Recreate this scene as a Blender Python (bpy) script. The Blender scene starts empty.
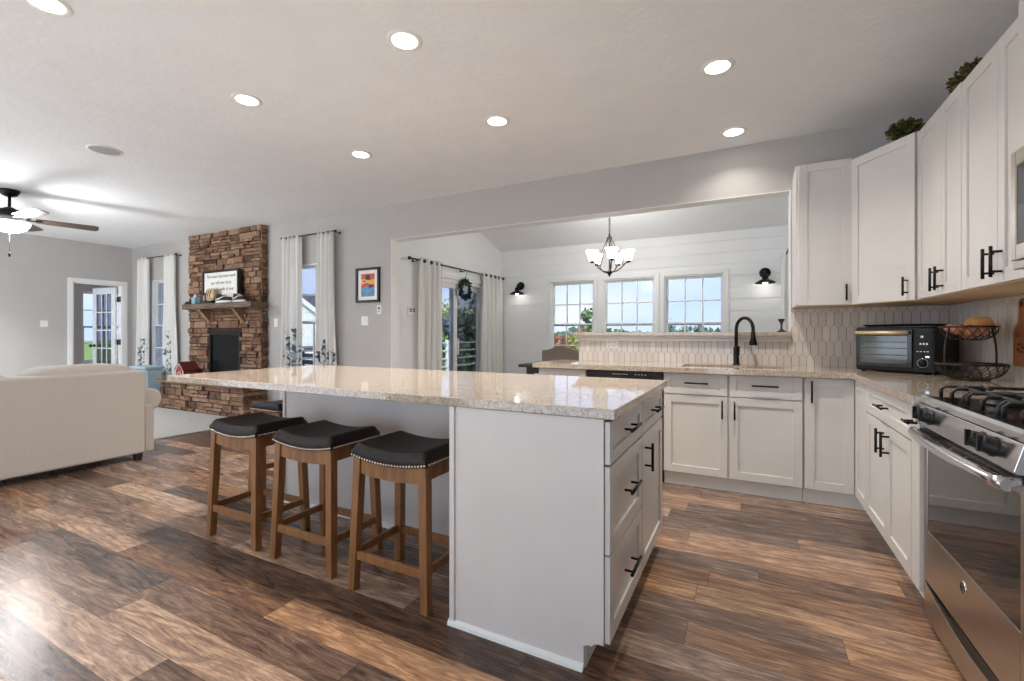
import bpy, bmesh, math, random
from mathutils import Matrix, Vector
random.seed(7)
PI = math.pi
scene = bpy.context.scene
COL = scene.collection

# ------------------------------------------------------------------ camera, sky, sun, exposure
CAM_H = 1.168
YAW = 27.287
cam_data = bpy.data.cameras.new('camera')
cam = bpy.data.objects.new('camera', cam_data)
COL.objects.link(cam)
cam.location = (0, 0, CAM_H)
cam.rotation_euler = (PI / 2, 0, math.radians(YAW))
cam_data.sensor_width = 36.0
cam_data.lens = 36.0 * 457.5 / 1024.0
cam_data.shift_y = -6.5 / 1024.0
cam_data.clip_start = 0.02
cam_data.clip_end = 400
scene.camera = cam

vs = scene.view_settings
vs.view_transform = 'Standard'
vs.look = 'None'
vs.gamma = 1.0
vs.use_curve_mapping = False
vs.exposure = 0.95

SKY_STRENGTH = 1.5
world = bpy.data.worlds.new('sky')
scene.world = world
world.use_nodes = True
wn = world.node_tree
wn.nodes.clear()
w_out = wn.nodes.new('ShaderNodeOutputWorld')
w_bg = wn.nodes.new('ShaderNodeBackground')
w_tc = wn.nodes.new('ShaderNodeTexCoord')
w_map = wn.nodes.new('ShaderNodeMapping')
w_map.inputs['Scale'].default_value = (1.2, 1.2, 5.0)
w_noise = wn.nodes.new('ShaderNodeTexNoise')
w_noise.inputs['Scale'].default_value = 2.2
w_noise.inputs['Detail'].default_value = 6
w_ramp = wn.nodes.new('ShaderNodeValToRGB')
w_ramp.color_ramp.elements[0].position = 0.42
w_ramp.color_ramp.elements[0].color = (0.64, 0.79, 1.0, 1)
w_ramp.color_ramp.elements[1].position = 0.72
w_ramp.color_ramp.elements[1].color = (0.95, 0.97, 1.0, 1)
wn.links.new(w_tc.outputs['Generated'], w_map.inputs['Vector'])
wn.links.new(w_map.outputs['Vector'], w_noise.inputs['Vector'])
wn.links.new(w_noise.outputs['Fac'], w_ramp.inputs['Fac'])
wn.links.new(w_ramp.outputs['Color'], w_bg.inputs['Color'])
w_bg.inputs['Strength'].default_value = SKY_STRENGTH
wn.links.new(w_bg.outputs['Background'], w_out.inputs['Surface'])

sun_data = bpy.data.lights.new('sun', 'SUN')
sun = bpy.data.objects.new('sun', sun_data)
COL.objects.link(sun)
sun.location = (8, -26, 22)
sun.rotation_euler = Vector((-0.22, 0.74, -0.62)).to_track_quat('-Z', 'Y').to_euler()
sun_data.energy = 5.0
sun_data.angle = 0.02
sun_data.color = (1.0, 0.95, 0.88)

CAN_POWER = 8.0
CAN_COLOR = (1.0, 0.93, 0.85)

scene.cycles.use_denoising = True
scene.cycles.max_bounces = 10
scene.cycles.diffuse_bounces = 6
scene.cycles.transparent_max_bounces = 16
scene.cycles.sample_clamp_indirect = 6.0

# ------------------------------------------------------------------ materials
def lin(c):
    out = []
    for v in c:
        v = v / 255.0
        out.append(v / 12.92 if v <= 0.04045 else ((v + 0.055) / 1.055) ** 2.4)
    return (out[0], out[1], out[2], 1.0)

def new_mat(name):
    m = bpy.data.materials.new(name)
    m.use_nodes = True
    nt = m.node_tree
    nt.nodes.clear()
    out = nt.nodes.new('ShaderNodeOutputMaterial')
    return m, nt, out

def pmat(name, c1, c2=None, rough=0.5, metal=0.0, scale=20.0, stretch=(1, 1, 1), bump=0.0, bump_scale=None,
         coat=0.0, spec=0.5, emit=0.0, detail=4.0, contrast=(0.35, 0.65), aniso=0.0, sheen=0.0, translucent=0.0):
    """noise between two near colours, optional bump"""
    m, nt, out = new_mat(name)
    N = nt.nodes.new
    L = nt.links.new
    b = N('ShaderNodeBsdfPrincipled')
    tc = N('ShaderNodeTexCoord')
    mp = N('ShaderNodeMapping')
    mp.inputs['Scale'].default_value = stretch
    nz = N('ShaderNodeTexNoise')
    nz.inputs['Scale'].default_value = scale
    nz.inputs['Detail'].default_value = detail
    rp = N('ShaderNodeValToRGB')
    rp.color_ramp.elements[0].position = contrast[0]
    rp.color_ramp.elements[1].position = contrast[1]
    c1 = lin(c1)
    c2 = lin(c2) if c2 else tuple(v * 0.93 for v in c1[:3]) + (1,)
    rp.color_ramp.elements[0].color = c1
    rp.color_ramp.elements[1].color = c2
    L(tc.outputs['Object'], mp.inputs['Vector'])
    L(mp.outputs['Vector'], nz.inputs['Vector'])
    L(nz.outputs['Fac'], rp.inputs['Fac'])
    L(rp.outputs['Color'], b.inputs['Base Color'])
    b.inputs['Roughness'].default_value = rough
    b.inputs['Metallic'].default_value = metal
    b.inputs['Specular IOR Level'].default_value = spec
    b.inputs['Coat Weight'].default_value = coat
    b.inputs['Coat Roughness'].default_value = 0.06
    b.inputs['Anisotropic'].default_value = aniso
    b.inputs['Sheen Weight'].default_value = sheen
    if emit:
        L(rp.outputs['Color'], b.inputs['Emission Color'])
        b.inputs['Emission Strength'].default_value = emit
    if bump:
        n2 = N('ShaderNodeTexNoise')
        n2.inputs['Scale'].default_value = bump_scale or scale
        n2.inputs['Detail'].default_value = 3
        bp = N('ShaderNodeBump')
        bp.inputs['Strength'].default_value = bump
        bp.inputs['Distance'].default_value = 0.01
        L(mp.outputs['Vector'], n2.inputs['Vector'])
        L(n2.outputs['Fac'], bp.inputs['Height'])
        L(bp.outputs['Normal'], b.inputs['Normal'])
    if translucent:
        tr = N('ShaderNodeBsdfTranslucent')
        L(rp.outputs['Color'], tr.inputs['Color'])
        mx = N('ShaderNodeMixShader')
        mx.inputs['Fac'].default_value = translucent
        L(b.outputs['BSDF'], mx.inputs[1])
        L(tr.outputs['BSDF'], mx.inputs[2])
        L(mx.outputs['Shader'], out.inputs['Surface'])
    else:
        L(b.outputs['BSDF'], out.inputs['Surface'])
    return m

def glass_mat(name, tint=(1, 1, 1), gloss=0.10, rough=0.0):
    m, nt, out = new_mat(name)
    N = nt.nodes.new
    L = nt.links.new
    t = N('ShaderNodeBsdfTransparent')
    t.inputs['Color'].default_value = (*tint, 1)
    g = N('ShaderNodeBsdfGlossy')
    g.inputs['Roughness'].default_value = rough
    fr = N('ShaderNodeFresnel')
    fr.inputs['IOR'].default_value = 1.45
    ml = N('ShaderNodeMath')
    ml.operation = 'MULTIPLY'
    ml.inputs[1].default_value = gloss * 10
    mx = N('ShaderNodeMixShader')
    L(fr.outputs['Fac'], ml.inputs[0])
    L(ml.outputs['Value'], mx.inputs['Fac'])
    L(t.outputs['BSDF'], mx.inputs[1])
    L(g.outputs['BSDF'], mx.inputs[2])
    L(mx.outputs['Shader'], out.inputs['Surface'])
    return m

def emit_mat(name, color, strength):
    m, nt, out = new_mat(name)
    e = nt.nodes.new('ShaderNodeEmission')
    n = nt.nodes.new('ShaderNodeTexNoise')
    n.inputs['Scale'].default_value = 3
    r = nt.nodes.new('ShaderNodeValToRGB')
    r.color_ramp.elements[0].color = (*[c * 0.97 for c in color], 1)
    r.color_ramp.elements[1].color = (*color, 1)
    nt.links.new(n.outputs['Fac'], r.inputs['Fac'])
    nt.links.new(r.outputs['Color'], e.inputs['Color'])
    e.inputs['Strength'].default_value = strength
    nt.links.new(e.outputs['Emission'], out.inputs['Surface'])
    return m

def plank_floor_mat():
    m, nt, out = new_mat('plank_floor')
    N = nt.nodes.new
    L = nt.links.new
    def math_(op, a, b=None, c=None):
        n = N('ShaderNodeMath')
        n.operation = op
        for i, v in enumerate((a, b, c)):
            if v is None:
                continue
            if hasattr(v, 'links'):
                L(v, n.inputs[i])
            else:
                n.inputs[i].default_value = v
        return n.outputs['Value']
    tc = N('ShaderNodeTexCoord')
    sp = N('ShaderNodeSeparateXYZ')
    L(tc.outputs['Object'], sp.inputs['Vector'])
    PW, PL = 0.155, 1.22
    ry = math_('DIVIDE', math_('ADD', sp.outputs['Y'], 20.03), PW)
    row = math_('FLOOR', ry)
    wn1 = N('ShaderNodeTexWhiteNoise')
    wn1.noise_dimensions = '1D'
    L(row, wn1.inputs['W'])
    rx = math_('DIVIDE', math_('ADD', math_('ADD', sp.outputs['X'], 30.0), math_('MULTIPLY', wn1.outputs['Value'], PL * 3.0)), PL)
    colm = math_('FLOOR', rx)
    cv = N('ShaderNodeCombineXYZ')
    L(row, cv.inputs['X'])
    L(colm, cv.inputs['Y'])
    wn2 = N('ShaderNodeTexWhiteNoise')
    wn2.noise_dimensions = '2D'
    L(cv.outputs['Vector'], wn2.inputs['Vector'])
    # grain: noise stretched along the plank and shifted from plank to plank
    off = N('ShaderNodeVectorMath')
    off.operation = 'MULTIPLY'
    off.inputs[1].default_value = (9, 7, 0)
    L(wn2.outputs['Color'], off.inputs[0])
    add = N('ShaderNodeVectorMath')
    add.operation = 'ADD'
    L(tc.outputs['Object'], add.inputs[0])
    L(off.outputs['Vector'], add.inputs[1])
    mp = N('ShaderNodeMapping')
    mp.inputs['Scale'].default_value = (1.3, 9.0, 1)
    L(add.outputs['Vector'], mp.inputs['Vector'])
    g1 = N('ShaderNodeTexNoise')
    g1.inputs['Scale'].default_value = 2.2
    g1.inputs['Detail'].default_value = 9
    g1.inputs['Roughness'].default_value = 0.66
    g1.inputs['Distortion'].default_value = 1.8
    L(mp.outputs['Vector'], g1.inputs['Vector'])
    mp2 = N('ShaderNodeMapping')
    mp2.inputs['Scale'].default_value = (3.5, 38.0, 1)
    L(add.outputs['Vector'], mp2.inputs['Vector'])
    g2 = N('ShaderNodeTexNoise')
    g2.inputs['Scale'].default_value = 3.0
    g2.inputs['Detail'].default_value = 6
    g2.inputs['Roughness'].default_value = 0.7
    L(mp2.outputs['Vector'], g2.inputs['Vector'])
    tone = math_('ADD', math_('MULTIPLY', wn2.outputs['Value'], 0.50),
                 math_('ADD', math_('MULTIPLY', g1.outputs['Fac'], 1.45), math_('MULTIPLY', g2.outputs['Fac'], 0.70)))
    tone = math_('SUBTRACT', tone, 0.82)
    rp = N('ShaderNodeValToRGB')
    els = rp.color_ramp.elements
    els[0].position = 0.12
    els[0].color = lin((60, 45, 37))
    els[1].position = 0.95
    els[1].color = lin((204, 164, 126))
    for p, c in ((0.35, (97, 74, 61)), (0.55, (126, 96, 77)), (0.74, (160, 123, 95))):
        e = els.new(p)
        e.color = lin(c)
    L(tone, rp.inputs['Fac'])
    # some planks greyer than others
    hs = N('ShaderNodeHueSaturation')
    sat = math_('ADD', math_('MULTIPLY', wn2.outputs['Color'], 0.0), 0.0)
    sepc = N('ShaderNodeSeparateColor')
    L(wn2.outputs['Color'], sepc.inputs['Color'])
    sat = math_('ADD', math_('MULTIPLY', sepc.outputs['Green'], 0.40), 0.66)
    L(sat, hs.inputs['Saturation'])
    L(rp.outputs['Color'], hs.inputs['Color'])
    # joints
    fy = math_('FRACT', ry)
    fx = math_('FRACT', rx)
    ey = math_('MINIMUM', fy, math_('SUBTRACT', 1.0, fy))
    ex = math_('MINIMUM', fx, math_('SUBTRACT', 1.0, fx))
    jy = math_('LESS_THAN', ey, 0.010)
    jx = math_('LESS_THAN', ex, 0.0014)
    j = math_('MAXIMUM', jx, jy)
    mx = N('ShaderNodeMix')
    mx.data_type = 'RGBA'
    L(math_('MULTIPLY', j, 0.55), mx.inputs['Factor'])
    L(hs.outputs['Color'], mx.inputs['A'])
    mx.inputs['B'].default_value = lin((48, 36, 30))
    b = N('ShaderNodeBsdfPrincipled')
    L(mx.outputs['Result'], b.inputs['Base Color'])
    rr = math_('ADD', math_('MULTIPLY', g2.outputs['Fac'], 0.16), 0.16)
    L(rr, b.inputs['Roughness'])
    b.inputs['Specular IOR Level'].default_value = 0.5
    bp = N('ShaderNodeBump')
    bp.inputs['Strength'].default_value = 0.12
    bp.inputs['Distance'].default_value = 0.004
    L(g2.outputs['Fac'], bp.inputs['Height'])
    L(bp.outputs['Normal'], b.inputs['Normal'])
    L(b.outputs['BSDF'], out.inputs['Surface'])
    return m

def granite_mat(name='granite'):
    m, nt, out = new_mat(name)
    N = nt.nodes.new
    L = nt.links.new
    tc = N('ShaderNodeTexCoord')
    n1 = N('ShaderNodeTexNoise')
    n1.inputs['Scale'].default_value = 50
    n1.inputs['Detail'].default_value = 8
    n1.inputs['Roughness'].default_value = 0.75
    n1.inputs['Distortion'].default_value = 2.0
    n2 = N('ShaderNodeTexNoise')
    n2.inputs['Scale'].default_value = 7
    n2.inputs['Detail'].default_value = 4
    r1 = N('ShaderNodeValToRGB')
    e = r1.color_ramp.elements
    e[0].position = 0.30
    e[0].color = lin((88, 74, 64))
    e[1].position = 0.72
    e[1].color = lin((232, 224, 214))
    for p, c in ((0.41, (134, 118, 104)), (0.49, (174, 160, 146)), (0.57, (198, 188, 176))):
        q = e.new(p)
        q.color = lin(c)
    mx = N('ShaderNodeMix')
    mx.data_type = 'RGBA'
    mx.inputs['B'].default_value = lin((192, 171, 145))
    r2 = N('ShaderNodeMath')
    r2.operation = 'MULTIPLY'
    r2.inputs[1].default_value = 0.5
    b = N('ShaderNodeBsdfPrincipled')
    b.inputs['Roughness'].default_value = 0.055
    b.inputs['Specular IOR Level'].default_value = 0.9
    L(tc.outputs['Object'], n1.inputs['Vector'])
    L(tc.outputs['Object'], n2.inputs['Vector'])
    L(n1.outputs['Fac'], r1.inputs['Fac'])
    L(n2.outputs['Fac'], r2.inputs[0])
    L(r2.outputs['Value'], mx.inputs['Factor'])
    L(r1.outputs['Color'], mx.inputs['A'])
    L(mx.outputs['Result'], b.inputs['Base Color'])
    L(b.outputs['BSDF'], out.inputs['Surface'])
    return m

def island_random_mat(name, stops, rough=0.85, bump=0.5, bscale=40, spec=0.3, noise_mix=0.35):
    """colour per loose piece (stone, tile, leaf) with a noise mottling"""
    m, nt, out = new_mat(name)
    N = nt.nodes.new
    L = nt.links.new
    ge = N('ShaderNodeNewGeometry')
    rp = N('ShaderNodeValToRGB')
    e = rp.color_ramp.elements
    e[0].position = stops[0][0]
    e[0].color = lin(stops[0][1])
    e[1].position = stops[-1][0]
    e[1].color = lin(stops[-1][1])
    for p, c in stops[1:-1]:
        q = e.new(p)
        q.color = lin(c)
    tc = N('ShaderNodeTexCoord')
    nz = N('ShaderNodeTexNoise')
    nz.inputs['Scale'].default_value = bscale * 0.4
    nz.inputs['Detail'].default_value = 6
    L(tc.outputs['Object'], nz.inputs['Vector'])
    ad = N('ShaderNodeMath')
    ad.operation = 'MULTIPLY_ADD'
    ad.inputs[1].default_value = noise_mix
    sb = N('ShaderNodeMath')
    sb.operation = 'SUBTRACT'
    sb.inputs[1].default_value = noise_mix * 0.5
    L(nz.outputs['Fac'], ad.inputs[0])
    L(ge.outputs['Random Per Island'], ad.inputs[2])
    L(ad.outputs['Value'], sb.inputs[0])
    L(sb.outputs['Value'], rp.inputs['Fac'])
    b = N('ShaderNodeBsdfPrincipled')
    b.inputs['Roughness'].default_value = rough
    b.inputs['Specular IOR Level'].default_value = spec
    L(rp.outputs['Color'], b.inputs['Base Color'])
    if bump:
        n2 = N('ShaderNodeTexNoise')
        n2.inputs['Scale'].default_value = bscale
        n2.inputs['Detail'].default_value = 5
        L(tc.outputs['Object'], n2.inputs['Vector'])
        bp = N('ShaderNodeBump')
        bp.inputs['Strength'].default_value = bump
        bp.inputs['Distance'].default_value = 0.02
        L(n2.outputs['Fac'], bp.inputs['Height'])
        L(bp.outputs['Normal'], b.inputs['Normal'])
    L(b.outputs['BSDF'], out.inputs['Surface'])
    return m

M = {}
M['floor'] = plank_floor_mat()
M['granite'] = granite_mat()
M['paint'] = pmat('greige_paint', (184, 181, 178), (181, 178, 175), rough=0.75, scale=3, bump=0.05, bump_scale=180)
M['ceiling'] = pmat('ceiling_paint', (234, 236, 238), (231, 233, 235), rough=0.85, scale=5, bump=0.25, bump_scale=26)
M['white_paint'] = pmat('white_trim_paint', (236, 236, 234), (231, 231, 229), rough=0.45, scale=4)
M['dining_paint'] = pmat('dining_white_paint', (238, 239, 239), (235, 236, 236), rough=0.7, scale=4)
M['cabinet'] = pmat('white_cabinet_lacquer', (215, 212, 208), (211, 208, 204), rough=0.33, scale=4)
M['cab_inside'] = pmat('birch_veneer', (212, 186, 152), (196, 166, 130), rough=0.55, scale=6, stretch=(1, 14, 1))
M['island_paint'] = pmat('island_panel_paint', (221, 215, 211), (217, 211, 207), rough=0.4, scale=4)
M['black_metal'] = pmat('matte_black_metal', (22, 21, 21), (30, 28, 27), rough=0.35, metal=0.6, scale=30)
M['bronze'] = pmat('dark_bronze', (52, 45, 41), (66, 57, 50), rough=0.4, metal=0.7, scale=30)
M['steel'] = pmat('brushed_steel', (196, 186, 176), (182, 172, 162), rough=0.28, metal=1.0, scale=8, stretch=(1, 1, 60), aniso=0.4)
M['chrome'] = pmat('polished_steel', (222, 222, 224), (212, 212, 214), rough=0.14, metal=1.0, scale=10)
M['black_glass'] = pmat('black_glass', (14, 13, 13), (18, 16, 15), rough=0.05, scale=4, coat=0.4, spec=0.6)
M['black_enamel'] = pmat('black_enamel', (20, 20, 21), (26, 26, 27), rough=0.2, scale=10, coat=0.4)
M['cast_iron'] = pmat('cast_iron', (26, 26, 27), (36, 36, 37), rough=0.5, scale=60, bump=0.1)
M['black_plastic'] = pmat('black_plastic', (15, 15, 15), (20, 19, 19), rough=0.42, spec=0.35, scale=30)
M['leather'] = pmat('black_brown_leather', (38, 32, 31), (46, 39, 37), rough=0.5, spec=0.3, scale=25, bump=0.1, bump_scale=160)
M['stool_wood'] = pmat('walnut_brown_wood', (148, 102, 58), (122, 80, 44), rough=0.42, scale=7, stretch=(6, 6, 0.9))
M['nickel'] = pmat('pewter_nailheads', (226, 216, 200), (206, 194, 178), rough=0.22, metal=1.0, scale=20)
M['stone'] = island_random_mat('stacked_stone', ((0.0, (78, 58, 48)), (0.22, (122, 92, 74)), (0.42, (142, 108, 84)), (0.58, (98, 74, 62)),
                                                 (0.78, (164, 132, 104)), (1.0, (124, 104, 90))), bump=1.0, bscale=30, noise_mix=0.75)
M['stone_back'] = pmat('stone_mortar', (62, 50, 42), (50, 40, 34), rough=0.95, scale=20)
M['stone_cap'] = pmat('hearth_capstone', (120, 100, 84), (96, 78, 64), rough=0.8, scale=9, bump=0.3)
M['mantel_wood'] = pmat('weathered_mantel_wood', (122, 104, 88), (84, 68, 56), rough=0.7, scale=7, stretch=(0.6, 6, 6), bump=0.3)
M['sofa_fabric'] = pmat('beige_sofa_linen', (192, 185, 177), (184, 176, 167), rough=0.95, scale=150, bump=0.15, bump_scale=320, sheen=0.2)
M['rug'] = pmat('grey_rug_pile', (188, 185, 182), (150, 146, 143), rough=1.0, scale=70, bump=0.6, bump_scale=260)
M['curtain'] = pmat('white_sheer_linen', (246, 245, 242), (241, 240, 236), rough=0.9, scale=60, translucent=0.25)
M['leaf_print'] = pmat('leaf_print_dark', (66, 78, 84), (106, 118, 122), rough=0.9, scale=12)
M['leaf_print_pale'] = pmat('leaf_print_pale', (142, 166, 172), (178, 192, 194), rough=0.9, scale=12)
M['tile'] = island_random_mat('picket_tile', ((0.0, (206, 196, 185)), (0.5, (214, 204, 194)), (1.0, (221, 212, 202))), rough=0.16, bump=0.03, bscale=22, spec=0.5, noise_mix=0.3)
M['grout'] = pmat('grout', (134, 123, 113), (124, 114, 104), rough=0.9, scale=60)
M['glass'] = glass_mat('window_glass', (0.60, 0.615, 0.665), 0.03)
M['smoked_glass'] = glass_mat('oven_glass', (0.30, 0.31, 0.32), 0.30)
M['light_glow'] = emit_mat('lamp_glow', (1.0, 0.96, 0.90), 9.0)
M['shade_glow'] = emit_mat('frosted_shade_glow', (1.0, 0.97, 0.92), 2.6)
M['can_trim'] = pmat('can_trim', (236, 235, 232), (230, 229, 226), rough=0.5, scale=10)
M['dark_wood'] = pmat('espresso_wood', (52, 38, 32), (38, 28, 24), rough=0.4, scale=8, stretch=(1, 8, 8))
M['fan_blade'] = pmat('fan_blade_wood', (66, 50, 44), (48, 38, 34), rough=0.4, scale=8, stretch=(6, 6, 1))
M['chair_fabric'] = pmat('taupe_chair_fabric', (118, 107, 97), (106, 95, 86), rough=0.9, scale=80, bump=0.1)
M['plastic_white'] = pmat('white_plastic', (238, 237, 233), (232, 231, 227), rough=0.4, scale=10)
M['grass'] = pmat('lawn_grass', (104, 138, 66), (132, 158, 84), rough=1.0, scale=3)
M['siding'] = pmat('house_siding', (238, 239, 240), (230, 231, 232), rough=0.7, scale=4)
M['roof'] = pmat('roof_shingle', (96, 96, 100), (76, 76, 80), rough=0.95, scale=30)
M['bark'] = pmat('tree_bark', (92, 78, 66), (70, 58, 48), rough=0.95, scale=20)
M['leaf_green'] = island_random_mat('green_leaves', ((0.0, (64, 94, 50)), (0.5, (96, 128, 66)), (1.0, (140, 164, 92))), bump=0, rough=0.7)
M['leaf_yellow'] = island_random_mat('yellow_leaves', ((0.0, (150, 160, 70)), (0.5, (196, 180, 84)), (1.0, (120, 148, 72))), bump=0, rough=0.7)
M['leaf_red'] = island_random_mat('russet_leaves', ((0.0, (158, 104, 82)), (0.5, (180, 126, 100)), (1.0, (140, 94, 76))), bump=0, rough=0.7)
M['leaf_dark'] = island_random_mat('dark_leaves', ((0.0, (64, 84, 70)), (0.5, (90, 110, 92)), (1.0, (118, 132, 112))), bump=0, rough=0.8)
M['plant_leaf'] = island_random_mat('boxwood_leaves', ((0.0, (48, 50, 26)), (0.5, (84, 84, 42)), (1.0, (120, 116, 62))), bump=0, rough=0.5)
M['wreath_leaf'] = island_random_mat('wreath_leaves', ((0.0, (22, 44, 34)), (0.5, (36, 62, 48)), (1.0, (54, 82, 62))), bump=0, rough=0.5)

# ------------------------------------------------------------------ mesh helper
class MB:
    def __init__(self, Mx=None):
        self.v = []
        self.f = []
        self.mi = []
        self.sm = []
        self.M = Mx
        self.cur = 0
    def P(self, p):
        p = Vector(p)
        if self.M is not None:
            p = self.M @ p
        self.v.append(p)
        return len(self.v) - 1
    def F(self, ids, smooth=False):
        self.f.append(tuple(ids))
        self.mi.append(self.cur)
        self.sm.append(smooth)
    def box(self, x0, x1, y0, y1, z0, z1, taper=None):
        c = [self.P((x, y, z)) for z in (z0, z1) for y in (y0, y1) for x in (x0, x1)]
        for q in ((0, 2, 3, 1), (4, 5, 7, 6), (0, 1, 5, 4), (2, 6, 7, 3), (0, 4, 6, 2), (1, 3, 7, 5)):
            self.F([c[i] for i in q])
    def hexa(self, bottom, top):
        a = [self.P(p) for p in bottom]
        b = [self.P(p) for p in top]
        n = len(a)
        self.F(list(reversed(a)))
        self.F(b)
        for i in range(n):
            self.F((a[i], a[(i + 1) % n], b[(i + 1) % n], b[i]))
    def prism(self, poly, axis, t0, t1):
        """poly: 2-D points; axis 'x','y','z' is the extrusion axis"""
        def mk(p, t):
            if axis == 'z':
                return (p[0], p[1], t)
            if axis == 'y':
                return (p[0], t, p[1])
            return (t, p[0], p[1])
        self.hexa([mk(p, t0) for p in poly], [mk(p, t1) for p in poly])
    def cyl(self, p0, p1, r0, r1=None, n=16, cap=True, smooth=True):
        r1 = r0 if r1 is None else r1
        p0 = Vector(p0)
        p1 = Vector(p1)
        d = (p1 - p0).normalized()
        a = d.orthogonal().normalized()
        b = d.cross(a)
        A = []
        B = []
        for i in range(n):
            t = 2 * PI * i / n
            o = a * math.cos(t) + b * math.sin(t)
            A.append(self.P(p0 + o * r0))
            B.append(self.P(p1 + o * r1))
        for i in range(n):
            self.F((A[i], A[(i + 1) % n], B[(i + 1) % n], B[i]), smooth)
        if cap:
            self.F(list(reversed(A)))
            self.F(B)
    def tube(self, pts, r, n=8, closed=False, cap=True):
        pts = [Vector(p) for p in pts]
        N = len(pts)
        rs = r if isinstance(r, (list, tuple)) else [r] * N
        rings = []
        prev = None
        for i, p in enumerate(pts):
            if closed:
                d = pts[(i + 1) % N] - pts[i - 1]
            else:
                d = pts[min(i + 1, N - 1)] - pts[max(i - 1, 0)]
            d.normalize()
            if prev is None:
                a = d.orthogonal().normalized()
            else:
                a = prev - d * prev.dot(d)
                if a.length < 1e-6:
                    a = d.orthogonal()
                a.normalize()
            prev = a
            b = d.cross(a)
            rings.append([self.P(p + (a * math.cos(2 * PI * k / n) + b * math.sin(2 * PI * k / n)) * rs[i]) for k in range(n)])
        m = N if closed else N - 1
        for i in range(m):
            A = rings[i]
            B = rings[(i + 1) % N]
            for k in range(n):
                self.F((A[k], A[(k + 1) % n], B[(k + 1) % n], B[k]), True)
        if not closed and cap:
            self.F(list(reversed(rings[0])))
            self.F(rings[-1])
    def lathe(self, prof, c=(0, 0, 0), n=24, axis=None, smooth=True, cap=True):
        """prof: (r, h) pairs; axis: direction (default z)"""
        c = Vector(c)
        d = Vector(axis or (0, 0, 1)).normalized()
        a = d.orthogonal().normalized()
        b = d.cross(a)
        rings = []
        for r, h in prof:
            if r < 1e-6:
                rings.append([self.P(c + d * h)])
            else:
                rings.append([self.P(c + d * h + (a * math.cos(2 * PI * k / n) + b * math.sin(2 * PI * k / n)) * r) for k in range(n)])
        for A, B in zip(rings, rings[1:]):
            if len(A) == 1 and len(B) == 1:
                continue
            if len(A) == 1:
                for k in range(n):
                    self.F((A[0], B[(k + 1) % n], B[k]), smooth)
            elif len(B) == 1:
                for k in range(n):
                    self.F((A[k], A[(k + 1) % n], B[0]), smooth)
            else:
                for k in range(n):
                    self.F((A[k], A[(k + 1) % n], B[(k + 1) % n], B[k]), smooth)
        if cap:
            if len(rings[0]) > 1:
                self.F(list(reversed(rings[0])))
            if len(rings[-1]) > 1:
                self.F(rings[-1])
    def ball(self, c, rx, ry=None, rz=None, n=16, m=10, jit=0.0):
        ry = rx if ry is None else ry
        rz = rx if rz is None else rz
        c = Vector(c)
        rings = []
        for j in range(m + 1):
            t = PI * j / m
            if j in (0, m):
                rings.append([self.P(c + Vector((0, 0, rz * math.cos(t))))])
            else:
                rings.append([self.P(c + Vector((rx * math.sin(t) * math.cos(2 * PI * k / n), ry * math.sin(t) * math.sin(2 * PI * k / n), rz * math.cos(t))) * (1 + random.uniform(-jit, jit))) for k in range(n)])
        for A, B in zip(rings, rings[1:]):
            for k in range(n):
                k2 = (k + 1) % n
                if len(A) == 1:
                    self.F((A[0], B[k], B[k2]), True)
                elif len(B) == 1:
                    self.F((A[k], B[0], A[k2]), True)
                else:
                    self.F((A[k], B[k], B[k2], A[k2]), True)
    def torus(self, c, R, r, axis=(0, 0, 1), n=32, m=8):
        d = Vector(axis).normalized()
        a = d.orthogonal().normalized()
        b = d.cross(a)
        c = Vector(c)
        self.tube([c + (a * math.cos(2 * PI * i / n) + b * math.sin(2 * PI * i / n)) * R for i in range(n)], r, m, closed=True)
    def grid(self, fn, nu, nv, smooth=True):
        g = [[self.P(fn(i / nu, j / nv)) for j in range(nv + 1)] for i in range(nu + 1)]
        for i in range(nu):
            for j in range(nv):
                self.F((g[i][j], g[i + 1][j], g[i + 1][j + 1], g[i][j + 1]), smooth)
    def pillow(self, x0, x1, y0, y1, z0, z1, e=0.35, n=14):
        """soft box: superellipsoid"""
        cx, cy, cz = (x0 + x1) / 2, (y0 + y1) / 2, (z0 + z1) / 2
        hx, hy, hz = (x1 - x0) / 2, (y1 - y0) / 2, (z1 - z0) / 2
        def sp(w, p):
            return math.copysign(abs(w) ** p, w)
        rings = []
        mm = n
        nn = n * 2
        for j in range(mm + 1):
            ph = -PI / 2 + PI * j / mm
            cph, sph = sp(math.cos(ph), e), sp(math.sin(ph), e)
            if j in (0, mm):
                rings.append([self.P((cx, cy, cz + hz * (1 if j else -1)))])
            else:
                rings.append([self.P((cx + hx * cph * sp(math.cos(2 * PI * k / nn), e), cy + hy * cph * sp(math.sin(2 * PI * k / nn), e), cz + hz * sph)) for k in range(nn)])
        for A, B in zip(rings, rings[1:]):
            for k in range(nn):
                k2 = (k + 1) % nn
                if len(A) == 1:
                    self.F((A[0], B[k2], B[k]), True)
                elif len(B) == 1:
                    self.F((A[k], A[k2], B[0]), True)
                else:
                    self.F((A[k], A[k2], B[k2], B[k]), True)
    def build(self, name, mat, parent=None, world=True, bevel=0.0, solid=0.0, recalc=True, seg=2):
        off = Vector((0, 0, 0))
        if parent is not None and world:
            p = parent
            while p is not None:
                off += p.location
                p = p.parent
        me = bpy.data.meshes.new(name)
        me.from_pydata([tuple(v - off) for v in self.v], [], self.f)
        mats = mat if isinstance(mat, (list, tuple)) else [mat]
        for m_ in mats:
            me.materials.append(m_)
        for p, i, s_ in zip(me.polygons, self.mi, self.sm):
            p.material_index = min(i, len(mats) - 1)
            p.use_smooth = s_
        if recalc:
            bm = bmesh.new()
            bm.from_mesh(me)
            bmesh.ops.recalc_face_normals(bm, faces=bm.faces)
            bm.to_mesh(me)
            bm.free()
        me.update()
        o = bpy.data.objects.new(name, me)
        COL.objects.link(o)
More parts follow.
